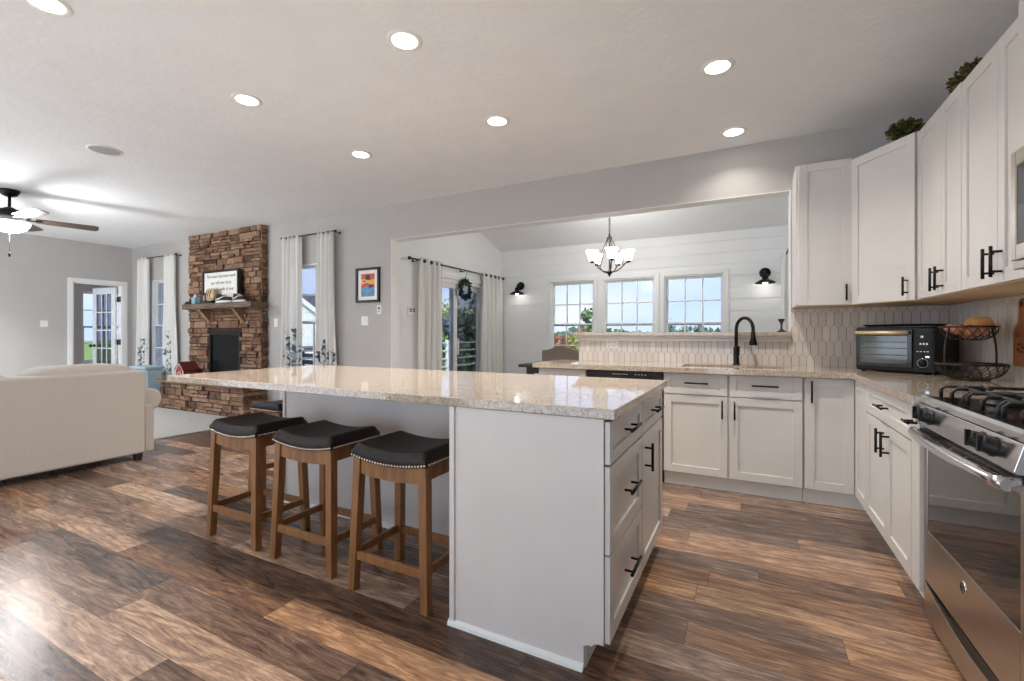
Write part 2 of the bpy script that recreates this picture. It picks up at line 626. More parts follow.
        if parent is not None:
            o.parent = parent
        if solid:
            s_ = o.modifiers.new('thickness', 'SOLIDIFY')
            s_.thickness = solid
            s_.offset = 0
        if bevel:
            b = o.modifiers.new('bevel', 'BEVEL')
            b.width = bevel
            b.segments = seg
            b.limit_method = 'ANGLE'
            b.angle_limit = math.radians(40)
        return o

def tag(o, label=None, cat=None, group=None, kind=None):
    if label:
        o['label'] = label
    if cat:
        o['category'] = cat
    if group:
        o['group'] = group
    if kind:
        o['kind'] = kind
    return o

def thing(name, label, cat, loc=(0, 0, 0), group=None, rz=0.0):
    o = bpy.data.objects.new(name, None)
    COL.objects.link(o)
    o.location = loc
    o.rotation_euler = (0, 0, rz)
    o.empty_display_size = 0.1
    return tag(o, label, cat, group)

def struct(name, mb, mat, parent=None, **k):
    o = mb.build(name, mat, parent, **k)
    if parent is None:
        o['kind'] = 'structure'
    return o

def copy_tree(src, loc=None, rz=None, label=None):
    r = src.copy()
    COL.objects.link(r)
    if loc is not None:
        r.location = loc
    if rz is not None:
        r.rotation_euler = (0, 0, rz)
    if label:
        r['label'] = label
    def rec(a, b):
        for ch in list(a.children):
            c = ch.copy()
            COL.objects.link(c)
            c.parent = b
            rec(ch, c)
    rec(src, r)
    return r

def frame(ox, oy, ux, uy, nx, ny, oz=0.0):
    """local (a, d, z) -> world: a along u, d along the outward normal n"""
    return Matrix(((ux, nx, 0, ox), (uy, ny, 0, oy), (0, 0, 1, oz), (0, 0, 0, 1)))

def text(name, body, size, mat, parent, loc, rot, extrude=0.0006, align='CENTER'):
    cu = bpy.data.curves.new(name, 'FONT')
    cu.body = body
    cu.size = size
    cu.align_x = align
    cu.align_y = 'CENTER'
    cu.extrude = extrude
    cu.materials.append(mat)
    o = bpy.data.objects.new(name, cu)
    COL.objects.link(o)
    if parent is not None:
        o.parent = parent
        p = parent
        off = Vector((0, 0, 0))
        while p is not None:
            off += p.location
            p = p.parent
        o.location = Vector(loc) - off
    else:
        o.location = loc
    o.rotation_euler = rot
    bpy.context.view_layer.update()
    me = bpy.data.meshes.new_from_object(o.evaluated_get(bpy.context.evaluated_depsgraph_get()))
    m = bpy.data.objects.new(name, me)
    COL.objects.link(m)
    m.parent = parent
    m.location = o.location
    m.rotation_euler = rot
    bpy.data.objects.remove(o)
    bpy.data.curves.remove(cu)
    m.name = name
    return m

# ------------------------------------------------------------------ room shell
CEIL = 2.745
BW = 4.29          # inner face of the wall with the opening
BW2 = 4.44
RW = 1.27          # inner face of the range wall
LW = -10.1         # inner face of the far living-room wall
FY = 7.12          # dining room far wall
DL = -3.90         # dining room left wall
DR = 0.50          # dining room right wall
OPL, OPR, OPT = -3.87, 0.305, 2.325

def holed(mb, plane, a0, a1, z0, z1, t0, t1, holes):
    """wall panel with rectangular holes; plane 'x': wall along x, thickness t in y"""
    As = sorted({a0, a1, *[min(max(h[0], a0), a1) for h in holes], *[min(max(h[1], a0), a1) for h in holes]})
    Zs = sorted({z0, z1, *[min(max(h[2], z0), z1) for h in holes], *[min(max(h[3], z0), z1) for h in holes]})
    for i in range(len(As) - 1):
        run = None
        for j in range(len(Zs) - 1):
            am, zm = (As[i] + As[i + 1]) / 2, (Zs[j] + Zs[j + 1]) / 2
            solid = not any(h[0] < am < h[1] and h[2] < zm < h[3] for h in holes)
            if solid and run is None:
                run = Zs[j]
            if run is not None and (not solid or j == len(Zs) - 2):
                ze = Zs[j + 1] if solid else Zs[j]
                if plane == 'x':
                    mb.box(As[i], As[i + 1], t0, t1, run, ze)
                else:
                    mb.box(t0, t1, As[i], As[i + 1], run, ze)
                run = None

WIN_LIV1 = (-9.44, -8.70, 0.50, 2.12)
WIN_LIV2 = (-5.74, -4.86, 0.50, 2.13)
WIN_DIN = [(-2.95, -2.19, 0.60, 2.03), (-2.047, -1.246, 0.60, 2.03), (-1.112, -0.301, 0.60, 2.03)]
DOOR_L = (3.45, 4.145, 0.0, 2.05)
SLIDER = (4.92, 6.58, 0.0, 1.98)

mb = MB()
mb.box(LW - 0.12, RW + 0.12, -2.6, BW2, -0.12, 0)
mb.box(DL - 0.15, DR + 0.15, BW2, FY + 0.15, -0.12, 0)
mb.box(-13.0, LW - 0.12, 2.4, 5.7, -0.12, 0)
struct('floor', mb, M['floor'])

mb = MB()
mb.box(LW - 0.12, RW + 0.12, -2.6, -0.35, 0.0, 0.006)  # unseen pale strip, added to bounce sunlight up to the ceiling
M['bounce_strip'] = pmat('pale_bounce_strip', (222, 218, 210), (214, 210, 202), rough=0.5, scale=5)
struct('floor_bounce_strip', mb, M['bounce_strip'])
mb = MB()
holed(mb, 'x', LW - 0.12, RW + 0.12, 0, CEIL, -2.72, -2.6, [(-9.8, -5.2, 0, 2.15), (-3.7, -0.2, 0, 2.05)])  # behind the camera; openings added and sized to let in fill daylight
struct('wall_front', mb, M['paint'])

mb = MB()
mb.box(LW - 0.12, RW + 0.12, -2.72, BW2, CEIL, CEIL + 0.12)
struct('ceiling', mb, M['ceiling'])

mb = MB()
holed(mb, 'x', LW, RW + 0.12, 0, CEIL, BW, BW2, [WIN_LIV1, WIN_LIV2, (OPL, OPR, 0, OPT)])
struct('wall_back', mb, M['paint'])
mb = MB()
mb.box(-1.477, OPR, BW + 0.02, BW2, 0, 1.12)
struct('wall_half', mb, M['paint'])
mb = MB()
mb.box(RW, RW + 0.12, -2.6, BW, 0, CEIL)
struct('wall_right', mb, M['paint'])
mb = MB()
holed(mb, 'y', -2.6, BW2, 0, CEIL, LW - 0.12, LW, [DOOR_L])
struct('wall_left', mb, M['paint'])

# white lining of the wide opening
mb = MB()
mb.box(OPL, OPL + 0.006, BW - 0.001, BW2, 0, OPT - 0.006)
mb.box(OPL, OPR, BW - 0.001, BW2, OPT - 0.006, OPT)
mb.box(OPR - 0.006, OPR, BW - 0.001, BW2, 1.19, OPT - 0.006)
struct('trim_1', mb, M['dining_paint'])

# dining room
mb = MB()
mb.box(DL - 0.15, DR + 0.15, FY + 0.016, FY + 0.15, 0, 0.6)
holed(mb, 'x', DL - 0.15, DR + 0.15, 0.6, 2.75, FY + 0.016, FY + 0.15, WIN_DIN)
z = 0.0
BOARD = 0.1655
while z < 2.68:
    holed(mb, 'x', DL, DR, z + 0.009, min(z + BOARD, 2.75), FY, FY + 0.0165, WIN_DIN)
    z += BOARD
struct('wall_dining_far', mb, M['dining_paint'])
PEAK_Y, EAVE_Z, PEAK_Z = 5.70, 2.62, 3.074
mb = MB()
holed(mb, 'y', BW2, FY + 0.15, 0, 2.60, DL - 0.15, DL, [SLIDER])
mb.prism([(BW2, 2.60), (FY, 2.60), (FY, EAVE_Z), (PEAK_Y, PEAK_Z), (BW2, EAVE_Z + 0.048)], 'x', DL - 0.15, DL)
struct('wall_dining_left', mb, M['dining_paint'])
mb = MB()
mb.box(DR, DR + 0.15, BW2, FY + 0.15, 0, 2.60)
mb.prism([(BW2, 2.60), (FY, 2.60), (FY, EAVE_Z), (PEAK_Y, PEAK_Z), (BW2, EAVE_Z + 0.048)], 'x', DR, DR + 0.15)
struct('wall_dining_right', mb, M['dining_paint'])
mb = MB()
mb.prism([(FY + 0.2, EAVE_Z - 0.064), (PEAK_Y, PEAK_Z), (PEAK_Y, PEAK_Z + 0.12), (FY + 0.2, EAVE_Z + 0.08)], 'x', DL - 0.15, DR + 0.15)
mb.prism([(BW2 - 0.004, EAVE_Z + 0.045), (PEAK_Y, PEAK_Z), (PEAK_Y, PEAK_Z + 0.12), (BW2 - 0.004, EAVE_Z + 0.165)], 'x', DL - 0.15, DR + 0.15)
struct('ceiling_dining', mb, M['dining_paint'])

# side room seen through the doorway
mb = MB()
holed(mb, 'y', 2.4, 5.75, 0, 2.5, -13.0, -12.85, [(4.55, 5.35, 0.55, 2.1)])
struct('wall_side_room_far', mb, M['paint'])
mb = MB()
mb.box(-12.85, LW - 0.12, 5.6, 5.75, 0, 2.5)
struct('wall_side_room_back', mb, M['paint'])
mb = MB()
holed(mb, 'x', -12.85, LW - 0.12, 0, 2.5, 2.25, 2.4, [(-12.6, -10.5, 0.5, 2.2)])  # unseen opening added to brighten the side room with daylight
struct('wall_side_room_front', mb, M['paint'])
mb = MB()
mb.box(-13.0, LW - 0.12, 2.25, 5.75, 2.5, 2.6)
struct('ceiling_side_room', mb, M['ceiling'])
mb = MB()
zz = 0
mb.box(LW - 0.14, LW - 0.03, BW2, 5.75, -0.3, 2.46)
while zz < 2.4:
    mb.prism([(LW - 0.03, zz), (LW - 0.008, zz), (LW - 0.03, zz + 0.11)], 'y', BW2 + 0.001, 5.75)
    zz += 0.115
struct('wall_wing_siding', mb, M['siding'])
mb = MB()
mb.prism([(LW + 0.28, 2.34), (LW + 0.28, 2.46), (-11.5, 3.2), (-11.5, 3.08)], 'y', BW2 + 0.01, 5.95)
o = struct('roof_wing', mb, M['white_paint'])

# baseboards
mb = MB()
mb.box(LW, -8.38, BW - 0.014, BW, 0, 0.13)
mb.box(-6.2, OPL, BW - 0.014, BW, 0, 0.13)
struct('baseboard_back', mb, M['white_paint'], bevel=0.003)
mb = MB()
mb.box(LW, LW + 0.014, -2.6, 3.36, 0, 0.13)
struct('baseboard_left', mb, M['white_paint'], bevel=0.003)
mb = MB()
mb.box(DL, DL + 0.014, BW2, 4.84, 0, 0.13)
mb.box(DL, DL + 0.014, 6.66, FY, 0, 0.13)
struct('baseboard_dining', mb, M['white_paint'], bevel=0.003)

# ------------------------------------------------------------------ windows and doors
def window(n, F_, w, z0, z1, cols, rows, depth=0.13, casing=0.0, mid=None):
    """F_: frame at the wall's inner face; a runs 0..w, d>0 into the room"""
    r = bpy.data.objects.new('window_%d' % n, None)
    COL.objects.link(r)
    r['kind'] = 'structure'
    p = F_ @ Vector((w / 2, 0, z0))
    r.location = p
    mb = MB(F_)
    fr = 0.020
    mb.box(0, fr, -depth, -0.01, z0, z1)
    mb.box(w - fr, w, -depth, -0.01, z0, z1)
    mb.box(fr, w - fr, -depth, -0.01, z1 - fr, z1)
    mb.box(fr, w - fr, -depth, -0.01, z0, z0 + fr)
    mb.box(-0.03, w + 0.03, -0.03, 0.035, z0 - 0.03, z0)
    if casing:
        c = casing
        mb.box(-c, 0, 0, 0.018, z0 - 0.03, z1 + c)
        mb.box(w, w + c, 0, 0.018, z0 - 0.03, z1 + c)
        mb.box(0, w, 0, 0.018, z1, z1 + c)
        mb.box(-c, w + c, 0, 0.016, z0 - 0.03 - c * 0.8, z0 - 0.03)
    mb.build('frame', M['white_paint'], r, bevel=0.003)
    mid = (z0 + z1) / 2 if mid is None else mid
    st = 0.026
    for nm, za, zb, d0, d1 in (('upper_sash', mid - 0.02, z1 - fr, -0.105, -0.070), ('lower_sash', z0 + fr, mid + 0.02, -0.066, -0.031)):
        mb = MB(F_)
        a0, a1 = fr, w - fr
        mb.box(a0, a0 + st, d0, d1, za, zb)
        mb.box(a1 - st, a1, d0, d1, za, zb)
        mb.box(a0 + st, a1 - st, d0, d1, za, za + st + 0.005)
        mb.box(a0 + st, a1 - st, d0, d1, zb - st, zb)
        s_ = mb.build(nm, M['white_paint'], r, bevel=0.002)
        mb = MB(F_)
        ga, gb, gz0, gz1 = a0 + st, a1 - st, za + st, zb - st
        dm = (d0 + d1) / 2
        for i in range(1, cols):
            x = ga + (gb - ga) * i / cols
            mb.box(x - 0.010, x + 0.010, dm - 0.008, dm + 0.008, gz0, gz1)
        for j in range(1, rows):
            zq = gz0 + (gz1 - gz0) * j / rows
            mb.box(ga, gb, dm - 0.0075, dm + 0.0075, zq - 0.010, zq + 0.010)
        mb.build('grille', M['white_paint'], s_)
        mb = MB(F_)
        mb.box(ga - 0.005, gb + 0.005, dm - 0.0025, dm + 0.0025, gz0 - 0.005, gz1 + 0.005)
        mb.build('pane', M['glass'], s_)
    return r

window(1, frame(WIN_LIV1[0], BW, 1, 0, 0, -1), WIN_LIV1[1] - WIN_LIV1[0], WIN_LIV1[2], WIN_LIV1[3], 2, 2, mid=1.31)
window(2, frame(WIN_LIV2[0], BW, 1, 0, 0, -1), WIN_LIV2[1] - WIN_LIV2[0], WIN_LIV2[2], WIN_LIV2[3], 2, 2, mid=1.33)
for i, (a, b, c, d) in enumerate(WIN_DIN):
    window(3 + i, frame(a, FY, 1, 0, 0, -1), b - a, c, d, 3, 2, mid=1.32, casing=0.062)
window(6, frame(-12.85, 4.55, 0, 1, 1, 0), 0.80, 0.55, 2.1, 2, 2)

# doorway in the far living-room wall with its open glazed door
d1 = bpy.data.objects.new('door_1', None)
COL.objects.link(d1)
d1['kind'] = 'structure'
d1.location = (LW, 3.8, 0)
mb = MB()
a, b, _, h = DOOR_L
c = 0.066
for x0, x1 in ((LW, LW + 0.018), (LW - 0.138, LW - 0.12)):
    mb.box(x0, x1, a - c, a, 0, h + c)
    mb.box(x0, x1, b, b + c, 0, h + c)
    mb.box(x0, x1, a, b, h, h + c)
mb.box(LW - 0.12, LW, a, a + 0.018, 0, h)
mb.box(LW - 0.12, LW, b - 0.018, b, 0, h)
mb.box(LW - 0.12, LW, a + 0.018, b - 0.018, h - 0.018, h)
mb.build('door_casing', M['white_paint'], d1, bevel=0.003)
ang = math.radians(83)
FD = frame(LW - 0.14, 4.12, -math.sin(ang), -math.cos(ang), math.cos(ang), -math.sin(ang))
W, H0 = 0.655, 2.02
mb = MB(FD)
st = 0.11
mb.box(0, st, 0, 0.036, 0.01, H0)
mb.box(W - st, W, 0, 0.036, 0.01, H0)
mb.box(st, W - st, 0, 0.036, 0.01, 0.24)
mb.box(st, W - st, 0, 0.036, H0 - 0.12, H0)
leaf = mb.build('door_leaf', M['white_paint'], d1, bevel=0.003)
mb = MB(FD)
g0, g1, h0, h1 = st, W - st, 0.24, H0 - 0.12
for i in range(1, 3):
    x = g0 + (g1 - g0) * i / 3
    mb.box(x - 0.011, x + 0.011, 0.006, 0.030, h0, h1)
for j in range(1, 5):
    zq = h0 + (h1 - h0) * j / 5
    mb.box(g0, g1, 0.007, 0.029, zq - 0.011, zq + 0.011)
mb.build('grille', M['white_paint'], leaf)
mb = MB(FD)
mb.box(g0 - 0.004, g1 + 0.004, 0.015, 0.021, h0 - 0.004, h1 + 0.004)
mb.build('pane', M['glass'], leaf)
mb = MB(FD)
for s_ in (-1, 1):
    y = 0.036 if s_ > 0 else 0.0
    mb.cyl((W - 0.06, y, 0.95), (W - 0.06, y + s_ * 0.012, 0.95), 0.028)
    mb.cyl((W - 0.06, y, 0.95), (W - 0.06, y + s_ * 0.05, 0.95), 0.010)
    mb.ball((W - 0.06, y + s_ * 0.06, 0.95), 0.027)
mb.build('knob', M['bronze'], leaf)
for zq in (0.28, 1.02, 1.80):
    mb = MB()
    mb.box(LW - 0.120, LW - 0.02, 4.122, 4.127, zq - 0.05, zq + 0.05)
    mb.cyl((LW - 0.128, 4.118, zq - 0.05), (LW - 0.128, 4.118, zq + 0.05), 0.008)
    mb.build('hinge', M['bronze'], d1)

# sliding patio door of the dining room
d2 = bpy.data.objects.new('door_2', None)
COL.objects.link(d2)
d2['kind'] = 'structure'
a, b, _, h = SLIDER
d2.location = (DL, (a + b) / 2, 0)
FS = frame(DL, a, 0, 1, 1, 0)
w = b - a
mb = MB(FS)
mb.box(0, 0.05, -0.14, -0.005, 0, h)
mb.box(w - 0.05, w, -0.14, -0.005, 0, h)
mb.box(0.05, w - 0.05, -0.14, -0.005, h - 0.055, h)
mb.box(0.05, w - 0.05, -0.14, -0.005, 0.0, 0.03)
for q in ((-0.075, 0), (w, w + 0.075)):
    mb.box(q[0], q[1], 0, 0.018, 0, h + 0.07)
mb.box(0, w, 0, 0.018, h, h + 0.07)
mb.build('frame', M['white_paint'], d2, bevel=0.003)
for nm, a0, a1, dd in (('sliding_panel', 0.05, w / 2 + 0.04, -0.065), ('fixed_panel', w / 2 - 0.04, w - 0.05, -0.115)):
    mb = MB(FS)
    mb.box(a0, a0 + 0.075, dd, dd + 0.04, 0.03, h - 0.055)
    mb.box(a1 - 0.075, a1, dd, dd + 0.04, 0.03, h - 0.055)
    mb.box(a0 + 0.075, a1 - 0.075, dd, dd + 0.04, 0.03, 0.13)
    mb.box(a0 + 0.075, a1 - 0.075, dd, dd + 0.04, h - 0.13, h - 0.055)
    p_ = mb.build(nm, M['white_paint'], d2, bevel=0.002)
    mb = MB(FS)
    mb.box(a0 + 0.07, a1 - 0.07, dd + 0.017, dd + 0.023, 0.125, h - 0.125)
    mb.build('pane', M['glass'], p_)
mb = MB(FS)
mb.box(w / 2 + 0.045, w / 2 + 0.062, -0.03, 0.0, 0.85, 1.1)
mb.build('handle', M['white_paint'], d2, bevel=0.004)
M['screen'] = glass_mat('insect_screen', (0.55, 0.56, 0.57), 0.0)
mb = MB(FS)
mb.box(w / 2 + 0.03, w - 0.06, -0.137, -0.1365, 0.04, h - 0.06)
mb.build('insect_screen', M['screen'], d2)

# ------------------------------------------------------------------ kitchen cabinets
def shaker(mb, a0, a1, z0, z1, rail=0.056, t=0.02, rec=0.009):
    r = min(rail, (a1 - a0) * 0.3, (z1 - z0) * 0.3)
    d0 = 0.0015
    mb.box(a0, a0 + r, d0, t, z0, z1)
    mb.box(a1 - r, a1, d0, t, z0, z1)
    mb.box(a0 + r, a1 - r, d0, t, z0, z0 + r)
    mb.box(a0 + r, a1 - r, d0, t, z1 - r, z1)
    mb.box(a0 + r - 0.001, a1 - r + 0.001, d0, t - rec, z0 + r - 0.001, z1 - r + 0.001)

def bar_pull(F_, a, z, length, vertical, parent, d0=0.02):
    mb = MB(F_)
    s = 0.034
    h = length / 2
    q = length * 0.32
    if vertical:
        mb.cyl((a, d0 + s, z - h), (a, d0 + s, z + h), 0.0062, n=10)
        for k in (-q, q):
            mb.cyl((a, d0, z + k), (a, d0 + s, z + k), 0.005, n=8)
    else:
        mb.cyl((a - h, d0 + s, z), (a + h, d0 + s, z), 0.0062, n=10)
        for k in (-q, q):
            mb.cyl((a + k, d0, z), (a + k, d0 + s, z), 0.005, n=8)
    o = mb.build('handle', M['black_metal'], parent)
    return o

def front(root, F_, kind, a0, a1, z0, z1, pull=None, mat='cabinet'):
    mb = MB(F_)
    shaker(mb, a0, a1, z0, z1)
    o = mb.build(kind, M[mat], root, bevel=0.0016)
    if pull:
        bar_pull(F_, pull[0], pull[1], pull[2], pull[3] == 'v', o)
    return o

def carcass(root, boxes, mat='cabinet', name='body'):
    mb = MB()
    for b in boxes:
        mb.box(*b)
    return mb.build(name, M[mat], root, bevel=0.001)

def toe(root, box, mat='white_paint'):
    mb = MB()
    mb.box(*box)
    return mb.build('toe_kick', M[mat], root)

# --- island
IX0, IX1, IY0, IY1 = -3.165, -0.395, 1.530, 2.625
FI = frame(-0.436, 0, 0, 1, 1, 0)             # drawer side faces +x, a = world y
r = thing('drawer_cabinet', 'white island cabinet with a stack of three drawers and plain end panel', 'cabinet', (-0.75, 1.80, 0), 'island cabinets')
mb = MB()
mb.box(-1.045, -0.436, 1.545, 2.062, 0.105, 0.876)
mb.build('body', M['cabinet'], r)
mb = MB()
mb.prism([(-1.065, 0), (-0.508, 0), (-0.508, 0.082), (-0.495, 0.090), (-0.480, 0.088), (-0.470, 0.100), (-0.455, 0.104), (-0.436, 0.104), (-0.436, 0.876), (-1.065, 0.876)], 'y', 1.528, 1.546)
mb.build('end_panel', M['island_paint'], r, bevel=0.001)
mb = MB()
mb.box(-1.068, -1.045, 1.520, 1.528, 0.016, 0.876)
mb.build('corner_strip', M['island_paint'], r, bevel=0.001)
mb = MB()
mb.box(-0.450, -0.436, 1.5245, 1.528, 0.106, 0.876)
mb.build('corner_strip', M['island_paint'], r, bevel=0.001)
mb = MB()
mb.prism([(1.512, 0), (1.528, 0), (1.528, 0.022), (1.522, 0.020), (1.515, 0.012)], 'x', -1.074, -0.508)
mb.build('shoe_moulding', M['white_paint'], r)
toe(r, (-1.045, -0.505, 1.546, 2.062, 0, 0.105))
for z0, z1 in ((0.112, 0.408), (0.414, 0.714), (0.722, 0.868)):
    front(r, FI, 'drawer', 1.532, 2.056, z0, z1, (1.794, (z0 + z1) / 2 + 0.012, 0.165, 'h'))
r = thing('drawer_door_cabinet', 'white island cabinet with one small drawer above a single tall door', 'cabinet', (-0.75, 2.33, 0), 'island cabinets')
carcass(r, [(-1.045, -0.436, 2.064, 2.600, 0.105, 0.876)])
toe(r, (-1.045, -0.505, 2.064, 2.600, 0, 0.105))
front(r, FI, 'drawer', 2.068, 2.597, 0.722, 0.868, (2.332, 0.80, 0.165, 'h'))
front(r, FI, 'door', 2.068, 2.597, 0.112, 0.714, (2.125, 0.612, 0.125, 'v'))

r = thing('island_cabinet', 'long pale panelled island base recessed behind the bar stools', 'cabinet', (-1.97, 2.35, 0))
mb = MB()
mb.box(-2.885, -1.047, 2.118, 2.600, 0.0, 0.876)
mb.build('back_panel', M['island_paint'], r, bevel=0.002)
mb = MB()
mb.box(-2.893, -2.870, 2.108, 2.118, 0.0, 0.876)
mb.build('corner_strip', M['island_paint'], r, bevel=0.001)
mb = MB()
mb.box(-1.068, -1.047, 1.548, 2.118, 0.0, 0.876)
mb.build('corner_strip', M['island_paint'], r, bevel=0.001)
mb = MB()
mb.prism([(2.098, 0), (2.118, 0), (2.118, 0.026), (2.110, 0.022), (2.102, 0.014)], 'x', -2.893, -1.068)
mb.build('shoe_moulding', M['white_paint'], r)
mb = MB()
mb.box(-2.870, -2.10, 2.600, 2.618, 0.11, 0.868)
mb.build('rear_door', M['cabinet'], r, bevel=0.0015)
mb = MB()
mb.box(-2.09, -1.05, 2.600, 2.618, 0.11, 0.868)
mb.build('rear_door', M['cabinet'], r, bevel=0.0015)

mb = MB()
mb.box(IX0, IX1, IY0 - 0.012, IY1, 0.878, 0.914)
o = mb.build('island_countertop', M['granite'], bevel=0.004)
tag(o, 'long speckled beige granite countertop on the kitchen island', 'countertop')

# electrical outlet on the island's recess is hidden; the base cabinets of the sink wall
FB = frame(0, 3.71, 1, 0, 0, -1)
r = thing('sink_cabinet', 'white double-door base cabinet with two false drawers under the sink', 'cabinet', (-0.125, 4.0, 0), 'base cabinets')
carcass(r, [(-0.585, -0.565, 3.71, 4.262, 0.105, 0.874), (0.315, 0.335, 3.71, 4.262, 0.105, 0.874), (-0.565, 0.315, 3.71, 4.262, 0.105, 0.125),
            (-0.565, 0.315, 4.25, 4.262, 0.125, 0.874), (-0.565, 0.315, 3.71, 3.728, 0.125, 0.874)])
toe(r, (-0.585, 0.335, 3.755, 3.775, 0, 0.105))
front(r, FB, 'drawer', -0.580, -0.134, 0.712, 0.868, (-0.345, 0.80, 0.165, 'h'))
front(r, FB, 'drawer', -0.120, 0.331, 0.712, 0.868, (0.105, 0.80, 0.165, 'h'))
front(r, FB, 'door', -0.580, -0.134, 0.114, 0.704, (-0.168, 0.615, 0.135, 'v'))
front(r, FB, 'door', -0.120, 0.331, 0.114, 0.704, (-0.086, 0.615, 0.135, 'v'))

FRr = frame(0.642, 0, 0, 1, -1, 0)            # right run faces -x, a = world y
r = thing('corner_cabinet', 'white corner base cabinet with tall folding door beside the sink doors', 'cabinet', (0.95, 3.98, 0), 'base cabinets')
carcass(r, [(0.338, 1.255, 3.71, 4.262, 0.105, 0.874), (0.642, 1.255, 3.368, 3.71, 0.105, 0.874)])
mb = MB()
mb.box(0.338, 0.700, 3.755, 3.775, 0, 0.105)
mb.box(0.690, 0.710, 3.368, 3.775, 0, 0.105)
mb.build('toe_kick', M['white_paint'], r)
front(r, FB, 'door', 0.346, 0.619, 0.114, 0.868, (0.382, 0.778, 0.150, 'v'))
front(r, FRr, 'door', 3.372, 3.686, 0.114, 0.868)

r = thing('drawer_door_cabinet', 'white base cabinet with wide drawer over two doors next to the stove', 'cabinet', (0.95, 2.95, 0), 'base cabinets')
carcass(r, [(0.642, 1.255, 2.530, 3.364, 0.105, 0.874)])
toe(r, (0.690, 0.710, 2.530, 3.364, 0, 0.105))
front(r, FRr, 'drawer', 2.533, 3.362, 0.712, 0.868, (2.945, 0.795, 0.165, 'h'))
front(r, FRr, 'door', 2.925, 3.362, 0.114, 0.704, (2.972, 0.617, 0.125, 'v'))
front(r, FRr, 'door', 2.533, 2.919, 0.114, 0.704, (2.872, 0.617, 0.125, 'v'))

r = thing('pullout_cabinet', 'narrow white pull-out cabinet squeezed in beside the stove', 'cabinet', (0.95, 2.46, 0), 'base cabinets')
carcass(r, [(0.642, 1.255, 2.424, 2.526, 0.105, 0.874)])
toe(r, (0.690, 0.710, 2.424, 2.526, 0, 0.105))
mb = MB(FRr)
mb.box(2.425, 2.524, 0.0015, 0.02, 0.114, 0.868)
o = mb.build('door', M['cabinet'], r, bevel=0.0016)
bar_pull(FRr, 2.474, 0.80, 0.085, False, o)

r = thing('dishwasher', 'black dishwasher built in left of the sink cabinet', 'dishwasher', (-0.896, 4.0, 0))
carcass(r, [(-1.200, -0.590, 3.72, 4.26, 0.105, 0.872)], 'black_plastic')
mb = MB(FB)
mb.box(-1.198, -0.592, 0.002, 0.026, 0.114, 0.79)
mb.build('door', M['black_enamel'], r, bevel=0.003)
mb = MB(FB)
mb.box(-1.198, -0.592, 0.002, 0.028, 0.794, 0.868)
p = mb.build('control_panel', M['black_enamel'], r, bevel=0.003)
for x in [-0.98 + k * 0.022 for k in range(6)] + [-0.80 + k * 0.025 for k in range(4)]:
    mb = MB(FB)
    mb.box(x, x + 0.013, 0.028, 0.0285, 0.842, 0.847)
    mb.build('indicator', M['plastic_white'], p)
toe(r, (-1.200, -0.590, 3.76, 3.775, 0, 0.105), 'black_plastic')

r = thing('base_cabinet', 'white base cabinet at the open end of the sink counter', 'cabinet', (-1.42, 4.0, 0), 'base cabinets')
carcass(r, [(-1.640, -1.206, 3.71, 4.262, 0.105, 0.874)])
toe(r, (-1.640, -1.206, 3.755, 3.775, 0, 0.105))
front(r, FB, 'drawer', -1.637, -1.210, 0.712, 0.868)
front(r, FB, 'door', -1.637, -1.210, 0.114, 0.704, (-1.25, 0.61, 0.15, 'v'))

# L-shaped countertop with a sink cut-out
SX0, SX1, SY0, SY1 = -0.47, 0.23, 3.80, 4.16
mb = MB()
for b in ((-1.68, SX0, 3.648, 4.305), (SX0, SX1, 3.648, SY0), (SX0, SX1, SY1, 4.305), (SX1, 0.604, 3.648, 4.305)):
    mb.box(*b, 0.876, 0.914)
mb.prism([(0.604, 3.648), (0.604, 2.422), (1.262, 2.422), (1.262, 4.285), (0.604, 4.285)], 'z', 0.876, 0.914)
o = mb.build('kitchen_countertop', M['granite'])
tag(o, 'speckled granite worktop running along the sink wall to the stove', 'countertop')
mb = MB()
mb.box(SX0 - 0.012, SX0, SY0 - 0.012, SY1 + 0.012, 0.68, 0.876)
mb.box(SX1, SX1 + 0.012, SY0 - 0.012, SY1 + 0.012, 0.68, 0.876)
mb.box(SX0, SX1, SY0 - 0.012, SY0, 0.68, 0.876)
mb.box(SX0, SX1, SY1, SY1 + 0.012, 0.68, 0.876)
mb.box(SX0, SX1, SY0, SY1, 0.668, 0.68)
r = thing('kitchen_sink', 'undermount steel sink set into the granite worktop', 'sink', (-0.12, 3.98, 0.668))
mb.build('basin', M['steel'], r)
mb = MB()
mb.lathe([(0.045, 0.0), (0.045, 0.004), (0.03, 0.005), (0.0, 0.003)], (-0.12, 4.0, 0.68))
mb.build('drain', M['chrome'], r)

# bar ledge
mb = MB()
mb.box(-1.525, OPR - 0.001, 4.215, 4.50, 1.152, 1.184)
o = mb.build('bar_ledge', M['granite'], bevel=0.003)
tag(o, 'raised granite bar ledge on the half wall behind the sink', 'ledge')
mb = MB()
mb.box(-1.495, OPR - 0.002, 4.235, 4.312, 1.132, 1.1515)
mb.box(-1.487, OPR - 0.002, 4.255, 4.312, 1.104, 1.132)
mb.box(-1.495, -1.477, 4.312, 4.46, 1.104, 1.1515)
struct('trim_2', mb, M['tile'], bevel=0.004)

